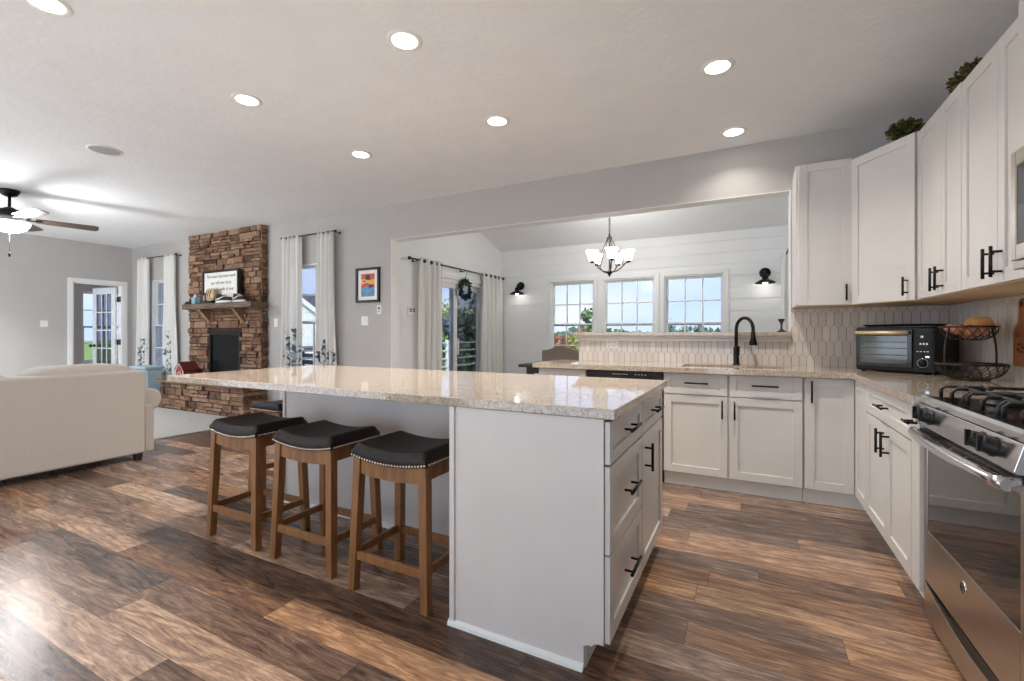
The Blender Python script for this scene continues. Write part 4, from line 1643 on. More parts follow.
# potted greenery on the wall cabinets
def leafy(name, label, c, rx, ry, rz, n, ls, seed):
    rnd = random.Random(seed)
    r = thing(name, label, 'plant', c)
    mb = MB()
    mb.lathe([(0.045, 0), (0.055, 0.09), (0.058, 0.10), (0.050, 0.10), (0.045, 0.085), (0, 0.085)], c, n=18)
    mb.build('pot', M['bronze'], r)
    mb = MB()
    mb2 = MB()
    base = Vector(c) + Vector((0, 0, 0.085))
    for k in range(n):
        while True:
            q = Vector((rnd.uniform(-1, 1), rnd.uniform(-1, 1), rnd.uniform(-0.7, 1)))
            if 0.25 < q.length < 1:
                break
        p = base + Vector((q.x * rx, q.y * ry, rz * 0.6 + q.z * rz * 0.7))
        if k % 6 == 0:
            mb2.tube([base, (base + p) / 2 + Vector((0, 0, 0.02)), p], 0.0018, n=5)
        d = (q + Vector((rnd.uniform(-.5, .5), rnd.uniform(-.5, .5), rnd.uniform(-.3, .6)))).normalized()
        s = d.orthogonal().normalized()
        s.rotate(Matrix.Rotation(rnd.uniform(0, 6.28), 3, d))
        nn = d.cross(s)
        L_ = ls * rnd.uniform(0.7, 1.2)
        w = L_ * 0.32
        i0 = mb.P(p)
        i1 = mb.P(p + d * L_ * 0.5 + s * w + nn * w * 0.3)
        i2 = mb.P(p + d * L_)
        i3 = mb.P(p + d * L_ * 0.5 - s * w + nn * w * 0.3)
        i4 = mb.P(p + d * L_ * 0.5)
        mb.F((i0, i1, i2, i4), True)
        mb.F((i0, i4, i2, i3), True)
    mb2.build('stems', M['bark'], r)
    mb.build('foliage', M['plant_leaf'], r, recalc=False)
leafy('potted_plant', 'small boxwood plant on top of the diagonal corner cabinet', (0.935, 3.92, 2.39), 0.085, 0.085, 0.075, 320, 0.038, 3)
leafy('potted_plant', 'dark leafy plant peeking over the double-door cabinet top', (1.02, 3.17, 2.375), 0.07, 0.15, 0.050, 300, 0.034, 5)

# ------------------------------------------------------------------ bar stools
def make_stool(label):
    r = thing('bar_stool', label, 'stool', (0, 0, 0), 'bar stools')
    W2, D2 = 0.203, 0.158
    def zs(x):                                  # saddle curve
        return 0.022 * (x / W2) ** 2
    # cushion
    mb = MB()
    nx, ny = 44, 36
    def top(u, v):
        x = -W2 - 0.008 + (2 * W2 + 0.016) * u
        y = -D2 - 0.008 + (2 * D2 + 0.016) * v
        ex = max(0, abs(2 * u - 1) - 0.84) / 0.16
        ey = max(0, abs(2 * v - 1) - 0.80) / 0.20
        e = min(1.0, math.hypot(ex, ey))
        return (x, y, 0.618 + zs(x) + 0.036 * max(0, 1 - e ** 2.6) ** 0.5)
    g = [[mb.P(top(i / nx, j / ny)) for j in range(ny + 1)] for i in range(nx + 1)]
    gb = [[mb.P((g_[0], g_[1], 0.588 + zs(g_[0]))) for g_ in [top(i / nx, j / ny) for j in range(ny + 1)]] for i in range(nx + 1)]
    for i in range(nx):
        for j in range(ny):
            mb.F((g[i][j], g[i + 1][j], g[i + 1][j + 1], g[i][j + 1]), True)
            mb.F((gb[i][j], gb[i][j + 1], gb[i + 1][j + 1], gb[i + 1][j]), False)
    for i in range(nx):
        mb.F((g[i][0], gb[i][0], gb[i + 1][0], g[i + 1][0]), True)
        mb.F((g[i][ny], g[i + 1][ny], gb[i + 1][ny], gb[i][ny]), True)
    for j in range(ny):
        mb.F((g[0][j], g[0][j + 1], gb[0][j + 1], gb[0][j]), True)
        mb.F((g[nx][j], gb[nx][j], gb[nx][j + 1], g[nx][j + 1]), True)
    seat = mb.build('seat', M['leather'], r)
    # nailheads
    mb = MB()
    for s_ in (-1, 1):
        n = 26
        for k in range(n + 1):
            x = -W2 - 0.004 + (2 * W2 + 0.008) * k / n
            mb.ball((x, s_ * (D2 + 0.0085), 0.5955 + zs(x)), 0.0066, n=6, m=4)
        n = 20
        for k in range(1, n):
            y = -D2 + 2 * D2 * k / n
            mb.ball((s_ * (W2 + 0.0085), y, 0.5955 + zs(W2)), 0.0066, n=6, m=4)
    mb.build('nailhead_trim', M['nickel'], seat)
    # legs
    t = 0.021
    for sx in (-1, 1):
        for sy in (-1, 1):
            mb = MB()
            xt, yt = sx * 0.186, sy * 0.138
            xb, yb = sx * 0.208, sy * 0.156
            k1, k0 = t, t * 0.92
            mb.hexa([(xb - k0, yb - k0, 0), (xb + k0, yb - k0, 0), (xb + k0, yb + k0, 0), (xb - k0, yb + k0, 0)],
                    [(xt - k1, yt - k1, 0.587 + zs(xt)), (xt + k1, yt - k1, 0.587 + zs(xt)), (xt + k1, yt + k1, 0.587 + zs(xt)), (xt - k1, yt + k1, 0.587 + zs(xt))])
            mb.build('leg', M['stool_wood'], r, bevel=0.003)
    # aprons, curved like the seat on the long sides
    for sy in (-1, 1):
        mb = MB()
        n = 14
        lo, hi = [], []
        for k in range(n + 1):
            x = -0.168 + 0.336 * k / n
            lo.append((x, 0.522 + 0.8 * zs(x)))
            hi.append((x, 0.587 + zs(x)))
        y0 = sy * 0.142
        mb.prism(lo + hi[::-1], 'y', y0 - 0.010, y0 + 0.010)
        mb.build('apron', M['stool_wood'], r)
    for sx in (-1, 1):
        mb = MB()
        mb.box(sx * 0.188 - 0.010, sx * 0.188 + 0.010, -0.122, 0.122, 0.545, 0.587 + zs(0.19))
        mb.build('apron', M['stool_wood'], r)
    # stretchers
    for sy in (-1, 1):
        mb = MB()
        mb.box(-0.190, 0.190, sy * 0.153 - 0.009, sy * 0.153 + 0.009, 0.140, 0.178)
        mb.build('stretcher', M['stool_wood'], r, bevel=0.002)
    for sx in (-1, 1):
        mb = MB()
        mb.box(sx * 0.203 - 0.009, sx * 0.203 + 0.009, -0.135, 0.135, 0.150, 0.185)
        mb.build('stretcher', M['stool_wood'], r, bevel=0.002)
    return r
s0 = make_stool('dark-seated wooden bar stool closest to the white island end panel')
s0.location = (-1.402, 1.690, 0)
copy_tree(s0, (-1.990, 1.715, 0), label='dark-seated wooden bar stool in the middle of the row of three')
copy_tree(s0, (-2.572, 1.722, 0), label='dark-seated wooden bar stool at the sofa end of the row of three')
copy_tree(s0, (-3.105, 2.330, 0), rz=PI / 2, label='dark-seated wooden bar stool mostly hidden behind the island, at its far end')

# ------------------------------------------------------------------ living room
r = thing('sofa', 'beige linen sofa with its back turned to the kitchen', 'sofa', (-5.45, 1.26, 0))
mb = MB()
mb.box(-5.20, -4.98, 0.295, 2.225, 0.065, 0.830)
mb.build('back', M['sofa_fabric'], r, bevel=0.022, seg=4)
mb = MB()
mb.tube([(-4.985, 2.218, 0.07), (-4.985, 2.218, 0.80), (-5.0, 2.205, 0.826), (-5.0, 0.32, 0.826)], 0.0055, n=6)
mb.build('piping', M['sofa_fabric'], r)
mb = MB()
mb.box(-5.93, -5.19, 0.36, 2.16, 0.065, 0.30)
mb.build('seat_base', M['sofa_fabric'], r, bevel=0.02, seg=3)
for y0, y1 in ((0.385, 1.255), (1.265, 2.135)):
    mb = MB()
    mb.pillow(-5.95, -5.18, y0, y1, 0.295, 0.47, e=0.30)
    mb.build('seat_cushion', M['sofa_fabric'], r)
for y0, y1, zt in ((0.40, 1.405, 0.885), (1.455, 2.205, 0.900)):
    mb = MB()
    mb.pillow(-5.42, -5.06, y0, y1, 0.45, zt, e=0.45)
    mb.build('back_cushion', M['sofa_fabric'], r)
for s_, yc in ((1, 2.225), (-1, 0.295)):
    mb = MB()
    mb.box(-5.94, -5.02, yc - 0.085, yc + 0.085, 0.065, 0.50)
    yr = yc + s_ * 0.065
    mb.lathe([(0.0, -0.46), (0.07, -0.46), (0.105, -0.44), (0.108, 0.40), (0.095, 0.43), (0, 0.43)], (-5.48, yr, 0.545), n=24, axis=(1, 0, 0))
    mb.build('arm', M['sofa_fabric'], r, bevel=0.012, seg=3)
for x in (-5.03, -5.86):
    for y in (0.33, 2.18):
        mb = MB()
        mb.hexa([(x - .022, y - .022, 0.013), (x + .022, y - .022, 0.013), (x + .022, y + .022, 0.013), (x - .022, y + .022, 0.013)],
                [(x - .03, y - .03, 0.068), (x + .03, y - .03, 0.068), (x + .03, y + .03, 0.068), (x - .03, y + .03, 0.068)])
        if x > -5.5:
            mb = MB()
            mb.hexa([(x - .022, y - .022, 0.0), (x + .022, y - .022, 0.0), (x + .022, y + .022, 0.0), (x - .022, y + .022, 0.0)],
                    [(x - .03, y - .03, 0.068), (x + .03, y - .03, 0.068), (x + .03, y + .03, 0.068), (x - .03, y + .03, 0.068)])
        mb.build('foot', M['dark_wood'], r)

mb = MB()
mb.box(-9.4, -5.80, 0.5, 3.86, 0.0, 0.012)
o = mb.build('area_rug', M['rug'], bevel=0.004)
tag(o, 'grey woven area rug between the sofa and the stone hearth', 'rug')

# stone fireplace
def stones(mb, F_, a0, a1, z0, z1, hole=None, dmin=0.012, dmax=0.055, rnd=random):
    z = z0
    while z < z1 - 0.01:
        h = rnd.choice((0.045, 0.055, 0.065, 0.08, 0.095, 0.11))
        if z + h > z1 - 0.03:
            h = z1 - z
        a = a0 + rnd.uniform(-0.012, 0.012)
        while a < a1 - 0.02:
            w = rnd.uniform(0.10, 0.34)
            if a + w > a1 - 0.08:
                w = a1 - a + rnd.uniform(-0.012, 0.016)
            spans = [(a, a + w)]
            if hole and z + h > hole[2] + 0.02 and z < hole[3] - 0.02:
                spans = []
                if a < hole[0] - 0.02:
                    spans.append((a, min(a + w, hole[0])))
                if a + w > hole[1] + 0.02:
                    spans.append((max(a, hole[1]), a + w))
            parts = [(z, z + h)]
            if h > 0.085 and rnd.random() < 0.45:
                parts = [(z, z + h * 0.48), (z + h * 0.48, z + h)]
            for s0_, s1_ in spans:
                if s1_ - s0_ < 0.02:
                    continue
                for p0, p1 in parts:
                    d = rnd.uniform(dmin, dmax)
                    g = 0.0035
                    j = lambda: rnd.uniform(-0.005, 0.005)
                    lo = [(s0_ + g, 0, p0 + g), (s1_ - g, 0, p0 + g), (s1_ - g, 0, p1 - g), (s0_ + g, 0, p1 - g)]
                    hi = [(s0_ + g + abs(j()), d + j(), p0 + g + abs(j())), (s1_ - g - abs(j()), d + j(), p0 + g + abs(j())), (s1_ - g - abs(j()), d + j(), p1 - g - abs(j())), (s0_ + g + abs(j()), d + j(), p1 - g - abs(j()))]
                    mb.M = F_
                    mb.hexa(lo, hi)
            a += w
        z += h
FX0, FX1, FYF = -8.03, -6.215, 4.215
HX0, HX1, HY, HZ = -8.36, -6.235, 3.93, 0.405
rs = random.Random(11)
r = thing('fireplace', 'floor-to-ceiling stacked stone fireplace with raised stone hearth', 'fireplace', (-7.27, 4.2, 0))
mb = MB()
FB0, FB1, FBZ0, FBZ1 = -7.50, -6.69, 0.46, 1.205
holed(mb, 'x', FX0 + 0.01, FX1 - 0.01, HZ, CEIL - 0.002, FYF, BW, [(FB0, FB1, FBZ0, FBZ1)])
mb.build('backing', M['stone_back'], r)
mb = MB()
stones(mb, frame(0, FYF, 1, 0, 0, -1), FX0, FX1, 0.44, CEIL - 0.003, (FB0, FB1, 0.44, FBZ1), rnd=rs)
stones(mb, frame(FX1 - 0.01, 0, 0, 1, 1, 0), FYF - 0.03, BW, 0.44, CEIL - 0.003, dmin=0.01, dmax=0.03, rnd=rs)
stones(mb, frame(FX0 + 0.01, 0, 0, 1, -1, 0), FYF - 0.03, BW, 0.44, CEIL - 0.003, dmin=0.01, dmax=0.03, rnd=rs)
mb.build('stone_face', M['stone'], r)
mb = MB()
stones(mb, frame(0, HY + 0.03, 1, 0, 0, -1), HX0, HX1, 0.0, HZ, rnd=rs)
stones(mb, frame(HX1 - 0.02, 0, 0, 1, 1, 0), HY, BW, 0.0, HZ, rnd=rs)
stones(mb, frame(HX0 + 0.02, 0, 0, 1, -1, 0), HY, BW, 0.0, HZ, rnd=rs)
mb.cur = 1
mb.M = None
mb.box(HX0 + 0.025, HX1 - 0.025, HY + 0.035, BW, 0, HZ)
mb.build('hearth', [M['stone'], M['stone_back']], r)
mb = MB()
mb.box(HX0 - 0.085, HX1 + 0.04, HY - 0.045, BW, HZ, HZ + 0.04)
mb.build('hearth_cap', M['stone_cap'], r, bevel=0.006)
mb = MB()
x0, x1, z0, z1 = FB0, FB1, FBZ0, FBZ1
f_ = 0.055
for b in ((x0, x0 + f_, z0, z1), (x1 - f_, x1, z0, z1), (x0 + f_, x1 - f_, z1 - f_, z1), (x0 + f_, x1 - f_, z0, z0 + f_)):
    mb.box(b[0], b[1], FYF - 0.03, FYF + 0.06, b[2], b[3])
fb = mb.build('firebox', M['black_metal'], r, bevel=0.003)
mb = MB()
mb.box(x0 + f_ - .002, x1 - f_ + .002, FYF - 0.012, FYF - 0.006, z0 + f_ - .002, z1 - f_ + .002)
M['fire_glass'] = pmat('dark_fire_glass', (16, 17, 20), (22, 23, 27), rough=0.25, spec=0.08, scale=6)
mb.build('fire_glass', M['fire_glass'], fb)
mb = MB()
mb.box(-7.80, -6.10, 3.955, FYF - 0.03, 1.545, 1.625)
mb.build('mantel_shelf', M['mantel_wood'], r, bevel=0.006)
M['pale_wood'] = pmat('tan_bracket_wood', (158, 128, 100), (130, 102, 78), rough=0.6, scale=8, stretch=(4, 4, 0.8))
for x in (-7.46, -6.62):
    mb = MB()
    mb.prism([(4.01, 1.545), (4.185, 1.545), (4.185, 1.33)], 'x', x - 0.03, x + 0.03)
    mb.build('bracket', M['pale_wood'], r, bevel=0.002)

# mantel decor
MZ = 1.626
r = thing('wooden_sign', 'framed white sign with three lines of dark lettering on the mantel', 'sign', (-7.05, 4.10, MZ))
FSg = frame(0, 4.150, 1, 0, 0, -1)
mb = MB(FSg)
sx0, sx1, sz0, sz1 = -7.50, -6.60, MZ + 0.001, 2.125
for b in ((sx0, sx0 + 0.025, sz0, sz1), (sx1 - 0.025, sx1, sz0, sz1), (sx0 + 0.025, sx1 - 0.025, sz0, sz0 + 0.025), (sx0 + 0.025, sx1 - 0.025, sz1 - 0.025, sz1)):
    mb.box(b[0], b[1], 0, 0.062, b[2], b[3])
mb.build('frame', M['dark_wood'], r, bevel=0.002)
mb = MB(FSg)
mb.box(sx0 + 0.024, sx1 - 0.024, 0, 0.04, sz0 + 0.024, sz1 - 0.024)
mb.build('board', M['plastic_white'], r)
for k, line in enumerate(('The most important work', 'you will ever do is', 'within the walls of your', 'own home')):
    text('lettering', line, 0.068, M['black_plastic'], r, (-7.05, 4.1095, 2.04 - 0.098 * k), (PI / 2, 0, 0))

r = thing('jar', 'pale blue jar with white lid near the window end of the mantel', 'jar', (-7.56, 4.03, MZ))
M['blue_glaze'] = pmat('pale_blue_glaze', (150, 186, 196), (136, 174, 186), rough=0.25, scale=12)
mb = MB()
mb.box(-7.60, -7.51, 3.985, 4.070, MZ, MZ + 0.105)
mb.build('body', M['blue_glaze'], r, bevel=0.012, seg=3)
mb = MB()
mb.lathe([(0.028, 0), (0.028, 0.012), (0.018, 0.016), (0.016, 0.045), (0.02, 0.05), (0, 0.052)], (-7.57, 4.03, MZ + 0.105), n=18)
mb.build('lid', M['plastic_white'], r)
r = thing('camera_case', 'flat dark leather case lying at the window end of the mantel', 'case', (-7.73, 4.06, MZ))
mb = MB()
mb.box(-7.80, -7.645, 4.00, 4.12, MZ, MZ + 0.050)
mb.build('body', M['leather'], r, bevel=0.015, seg=3)
mb = MB()
mb.lathe([(0.03, 0), (0.032, 0.02), (0.028, 0.026), (0, 0.026)], (-7.72, 4.05, MZ + 0.05), n=18)
mb.tube([(-7.80, 4.02, MZ + .03), (-7.825, 4.0, MZ + .01), (-7.79, 3.985, MZ + .006), (-7.70, 3.99, MZ + .006), (-7.645, 4.0, MZ + .03)], 0.005, n=6)
mb.build('strap', M['leather'], r)
r = thing('photo_frame', 'small dark photo frame leaning on the lettered sign', 'photo frame', (-7.36, 4.03, MZ))
FPh = frame(0, 4.05, 1, 0, 0, -1)
mb = MB(FPh)
for b in ((-7.44, -7.395, MZ, MZ + 0.165), (-7.315, -7.27, MZ, MZ + 0.165), (-7.395, -7.315, MZ, MZ + 0.05), (-7.395, -7.315, MZ + 0.125, MZ + 0.165)):
    mb.box(b[0], b[1], 0, 0.02, b[2], b[3])
mb.build('frame', M['dark_wood'], r, bevel=0.002)
mb = MB(FPh)
mb.box(-7.397, -7.313, 0, 0.012, MZ + 0.048, MZ + 0.127)
M['photo'] = pmat('grey_photo_print', (160, 158, 156), (100, 98, 96), rough=0.4, scale=25)
mb.build('photo', M['photo'], r)
r = thing('keepsake', 'round tan keepsake with dark stitching on a dark stand on the mantel', 'keepsake', (-7.13, 4.02, MZ))
M['tan_leather'] = pmat('tan_leather', (204, 178, 140), (176, 146, 108), rough=0.5, scale=14)
mb = MB()
mb.pillow(-7.23, -7.03, 3.975, 4.060, MZ + 0.03, MZ + 0.225, e=0.6)
mb.build('body', M['tan_leather'], r)
for k in range(3):
    mb = MB()
    xx = -7.185 + 0.05 * k
    mb.tube([(xx, 3.982, MZ + 0.06), (xx - 0.015, 3.974, MZ + 0.12), (xx + 0.02, 3.978, MZ + 0.19)], 0.006, n=6)
    mb.build('stitching', M['dark_wood'], r)
mb = MB()
mb.box(-7.22, -7.04, 3.965, 4.075, MZ, MZ + 0.034)
mb.build('stand', M['black_plastic'], r, bevel=0.004)

def sneaker(label, c, ang, sc=1.0):
    r = thing('sneaker', label, 'shoe', c, 'sneakers on the mantel')
    Fm = Matrix.Translation(c) @ Matrix.Rotation(ang, 4, 'Z') @ Matrix.Scale(sc, 4)
    def outline(t):                             # half width along the length
        return 0.036 + 0.012 * math.sin(PI * min(1, max(0, t * 1.1 - 0.1))) - 0.02 * max(0, t - 0.85) / 0.15 * 0.6
    n = 16
    def lay(h0, h1, grow, nm, mat):
        mb = MB(Fm)
        rings = []
        for i in range(n + 1):
            t = i / n
            x = -0.145 + 0.29 * t
            w = outline(t) * (0.25 + 0.75 * min(1, 6 * t + 0.1, 6 * (1 - t) + 0.1)) + grow
            rings.append((x, w, h0(t), h1(t)))
        L1 = [mb.P((x, -w, a)) for x, w, a, b in rings]
        L2 = [mb.P((x, w, a)) for x, w, a, b in rings]
        U1 = [mb.P((x, -w * 0.8, b)) for x, w, a, b in rings]
        U2 = [mb.P((x, w * 0.8, b)) for x, w, a, b in rings]
        UM = [mb.P((x, 0, b + 0.008)) for x, w, a, b in rings]
        for i in range(n):
            mb.F((L1[i], L1[i + 1], U1[i + 1], U1[i]), True)
            mb.F((L2[i], U2[i], U2[i + 1], L2[i + 1]), True)
            mb.F((U1[i], U1[i + 1], UM[i + 1], UM[i]), True)
            mb.F((UM[i], UM[i + 1], U2[i + 1], U2[i]), True)
            mb.F((L1[i], L2[i], L2[i + 1], L1[i + 1]))
        mb.F((L1[0], U1[0], UM[0], U2[0], L2[0]))
        mb.F((L1[n], L2[n], U2[n], UM[n], U1[n]))
        return mb.build(nm, mat, r)
    lay(lambda t: 0.0, lambda t: 0.030 + 0.006 * (1 - t), 0.003, 'sole', M['plastic_white'])
    up = lay(lambda t: 0.028, lambda t: 0.062 + 0.055 * max(0.0, 1 - t / 0.62) ** 0.7 + 0.012 * math.sin(PI * t), 0.0, 'upper', M['black_plastic'])
    mb = MB(Fm)
    for s_ in (-1, 1):
        mb.tube([(-0.10, s_ * 0.040, 0.045), (-0.03, s_ * 0.046, 0.052), (0.03, s_ * 0.043, 0.075), (0.06, s_ * 0.030, 0.082)], [0.006, 0.009, 0.007, 0.004], n=6)
    mb.build('side_stripe', M['plastic_white'], up)
    mb = MB(Fm)
    for k in range(4):
        x = -0.01 + 0.022 * k
        mb.tube([(x, -0.024, 0.100 - 0.008 * k), (x + 0.008, 0, 0.112 - 0.009 * k), (x, 0.024, 0.100 - 0.008 * k)], 0.0035, n=5)
    mb.build('laces', M['plastic_white'], up)
    return r
sneaker('black and white sneaker closest to the tan keepsake on the mantel', (-6.82, 4.020, MZ), 0.10, 1.10)
sneaker('black and white sneaker at the dining-room end of the mantel', (-6.47, 4.030, MZ), -0.10, 1.05)

# toy barn on the hearth
HT = HZ + 0.041
M['barn_red'] = pmat('barn_red', (150, 64, 58), (132, 52, 48), rough=0.6, scale=20)
M['barn_roof'] = pmat('barn_roof', (98, 34, 32), (80, 26, 26), rough=0.6, scale=30, stretch=(12, 1, 1))
bx0, bx1, by0, by1 = -7.905, -7.695, 3.925, 4.135
r = thing('toy_barn', 'small red toy barn with dark red roof standing on the hearth', 'toy barn', ((bx0 + bx1) / 2, 4.03, HT))
xm = (bx0 + bx1) / 2
mb = MB()
mb.prism([(bx0, HT), (bx1, HT), (bx1, HT + 0.17), (xm, HT + 0.275), (bx0, HT + 0.17)], 'y', by0, by1)
mb.build('walls', M['barn_red'], r)
mb = MB()
for s_ in (-1, 1):
    xe = xm + s_ * 0.125
    mb.prism([(xe, HT + 0.155), (xm, HT + 0.277), (xm, HT + 0.293), (xe, HT + 0.171)], 'y', by0 - 0.015, by1 + 0.015)
mb.build('roof', M['barn_roof'], r)
mb = MB()
for (x0, z0), (x1, z1) in (((bx0, HT + .002), (bx0, HT + .165)), ((bx1, HT + .002), (bx1, HT + .165)), ((bx0 - .01, HT + .155), (xm, HT + .268)), ((bx1 + .01, HT + .155), (xm, HT + .268))):
    mb.tube([(x0, by0 - 0.006, z0), (x1, by0 - 0.006, z1)], 0.008, n=4)
mb.tube([(xm - .045, by0 - .006, HT + .002), (xm - .045, by0 - .006, HT + .10), (xm, by0 - .006, HT + .14), (xm + .045, by0 - .006, HT + .10), (xm + .045, by0 - .006, HT + .002)], 0.006, n=4)
mb.build('trim', M['plastic_white'], r)
mb = MB()
mb.prism([(xm - .042, HT), (xm + .042, HT), (xm + .042, HT + .10), (xm, HT + .135), (xm - .042, HT + .10)], 'y', by0 - 0.004, by0)
mb.build('barn_door', M['barn_roof'], r)

# pale blue side cabinet in the corner behind the hearth
M['sky_blue'] = pmat('pale_blue_paint', (166, 190, 200), (156, 180, 192), rough=0.5, scale=8)
r = thing('side_cabinet', 'pale blue side cabinet standing beside the hearth under the window', 'cabinet', (-8.86, 3.98, 0))
mb = MB()
mb.box(-9.08, -8.66, 3.86, 4.10, 0.08, 0.60)
mb.build('body', M['sky_blue'], r, bevel=0.004)
mb = MB()
mb.box(-9.12, -8.62, 3.83, 4.11, 0.60, 0.64)
mb.build('top', M['sky_blue'], r, bevel=0.006)
for sx in (-9.06, -8.68):
    for sy in (3.88, 4.08):
        mb = MB()
        mb.box(sx - .02, sx + .02, sy - .02, sy + .02, 0, 0.081)
        mb.build('foot', M['sky_blue'], r)
mb = MB(frame(-8.66, 0, 0, 1, 1, 0))
shaker(mb, 3.88, 4.08, 0.10, 0.58, rail=0.035, t=0.014)
mb.build('side_panel', M['sky_blue'], r)
mb = MB(frame(0, 3.86, 1, 0, 0, -1))
shaker(mb, -9.06, -8.68, 0.10, 0.58, rail=0.05, t=0.014)
dd = mb.build('door', M['sky_blue'], r)
mb = MB(frame(0, 3.86, 1, 0, 0, -1))
mb.ball((-9.03, 0.026, 0.36), 0.013)
mb.build('knob', M['bronze'], dd)

# framed picture
r = thing('framed_picture', 'black framed colourful picture with white mat on the grey wall', 'picture', (-4.245, BW, 1.565))
px0, px1, pz0, pz1 = -4.443, -4.048, 1.565, 2.0
mb = MB(FBW)
w_ = 0.030
for b in ((px0, px0 + w_, pz0, pz1), (px1 - w_, px1, pz0, pz1), (px0 + w_, px1 - w_, pz0, pz0 + w_), (px0 + w_, px1 - w_, pz1 - w_, pz1)):
    mb.box(b[0], b[1], 0.001, 0.028, b[2], b[3])
mb.build('frame', M['black_plastic'], r, bevel=0.002)
mb = MB(FBW)
mb.box(px0 + w_ - .001, px1 - w_ + .001, 0.002, 0.012, pz0 + w_ - .001, pz1 - w_ + .001)
mb.build('mat_board', M['plastic_white'], r)
art = [pmat('art_%s' % n, a, b, rough=0.5, scale=40, contrast=(0.3, 0.7)) for n, a, b in (
    ('blue', (52, 110, 176), (120, 170, 200)), ('crimson', (176, 48, 66), (210, 84, 70)), ('yellow', (240, 196, 96), (236, 150, 70)), ('orange', (222, 96, 56), (196, 74, 60)), ('dark', (40, 30, 34), (60, 40, 40)))]
ax0, ax1, az0, az1 = px0 + 0.085, px1 - 0.085, pz0 + 0.075, pz1 - 0.075
mb = MB(FBW)
hz = az1 - az0
N_ = 14
lv = [0.0, 0.42, 0.56, 0.74, 1.0]
for k in range(4):
    mb.cur = k
    for i in range(N_):
        u0, u1 = i / N_, (i + 1) / N_
        def zz_(l, u):
            return az0 + hz * (l + (0.035 * math.sin(u * 7 + l * 9) if 0 < l < 1 else 0))
        xa, xb = ax0 + (ax1 - ax0) * u0, ax0 + (ax1 - ax0) * u1
        mb.hexa([(xa, 0.012, zz_(lv[k], u0)), (xb, 0.012, zz_(lv[k], u1)), (xb, 0.012, zz_(lv[k + 1], u1)), (xa, 0.012, zz_(lv[k + 1], u0))],
                [(xa, 0.0128, zz_(lv[k], u0)), (xb, 0.0128, zz_(lv[k], u1)), (xb, 0.0128, zz_(lv[k + 1], u1)), (xa, 0.0128, zz_(lv[k + 1], u0))])
mb.cur = 4
def blob(cx, cz, rx, rz):
    p = [(cx + rx * math.cos(t * PI / 6), cz + rz * math.sin(t * PI / 6)) for t in range(12)]
    mb.prism(p, 'y', 0.0128, 0.0134)
blob(-4.245, az0 + hz * 0.84, 0.045, 0.035)
blob(-4.195, az0 + hz * 0.45, 0.040, 0.018)
blob(-4.305, az0 + hz * 0.68, 0.02, 0.010)
mb.build('artwork', art, r)

# ------------------------------------------------------------------ curtains
def curtain(name, label, F_, a0, a1, z0, z1, d, folds, amp=0.030, leafy_=False, seed=1, group=None, grommets=False, flare=0.0, pinch=0.0):
    rnd = random.Random(seed)
    p = F_ @ Vector(((a0 + a1) / 2, d, z0))
    r = thing(name, label, 'curtain', p, group)
    ph = rnd.uniform(0, 6)
    def S(u, v, off=0.0):                       # u along, v 0 top .. 1 bottom
        am = amp * (0.75 + 0.25 * v)
        w = a1 - a0
        mid = (a0 + a1) / 2
        a = a0 + w * u
        a += flare * v * (u - 0.5) * 2 - pinch * math.sin(PI * v) * (u - 0.5)
        a += 0.010 * math.sin(4 * v + 9 * u + ph)
        q = folds * u + 0.10 * math.sin(3 * v + ph)
        dd = d + am * math.sin(2 * PI * q) + 0.006 * math.sin(2 * PI * (2.3 * folds * u + v))
        return (a, dd + off, z1 + (z0 - z1) * v)
    mb = MB(F_)
    mb.grid(S, folds * 12, 24)
    body = mb.build('panel', M['curtain'], r, solid=0.0025, recalc=False)
    if leafy_:
        mb = MB(F_)
        H = z1 - z0
        def leaf(u, z, ang, L_, mi):
            mb.cur = mi
            n = 7
            ring = []
            for k in range(n):
                t = 2 * PI * k / n
                lx, lz = L_ * 0.5 * math.cos(t), L_ * 0.27 * math.sin(t) * (1.0 if math.cos(t) < 0.3 else 0.75)
                xx = lx * math.cos(ang) - lz * math.sin(ang)
                zz2 = lx * math.sin(ang) + lz * math.cos(ang)
                ring.append((u + xx / (a1 - a0), z + zz2))
            c = (u, z)
            pts = [c] + ring
            if any(not (0.01 < q[0] < 0.99) for q in pts) or any(q[1] < z0 + 0.01 for q in pts):
                return
            for sgn in (1, -1):
                ids = [mb.P(S(q[0], (z1 - q[1]) / H, 0.0065 * sgn)) for q in pts]
                for k in range(n):
                    mb.F((ids[0], ids[1 + k], ids[1 + (k + 1) % n]))
        for s_ in range(int(5 + (a1 - a0) * 9)):
            u = rnd.uniform(0.08, 0.92)
            top = rnd.uniform(0.75, 1.27)
            z = z0 + 0.05
            lean = rnd.uniform(-0.12, 0.12)
            pale = rnd.random() < 0.35
            while z < top:
                side = rnd.choice((-1, 1))
                leaf(u + lean * (z - z0) + side * 0.035 / (a1 - a0), z, (0.6 if side > 0 else PI - 0.6) + rnd.uniform(-.4, .4), rnd.uniform(0.09, 0.15), 1 if pale else 0)
                # stem piece
                mb.cur = 1 if pale else 0
                z += rnd.uniform(0.05, 0.085)
        mb.build('leaf_print', [M['leaf_print'], M['leaf_print_pale']], body, recalc=False)
    if grommets:
        for k in range(folds * 2 - 1):
            mb = MB(F_)
            u = (k + 0.75) / (folds * 2)
            q = S(u, 0.02)
            mb.torus((q[0], d, z1 - 0.035), 0.021, 0.005, axis=(1, 0.0, 0), n=18, m=6)
            mb.build('grommet', M['bronze'], body)
    return r

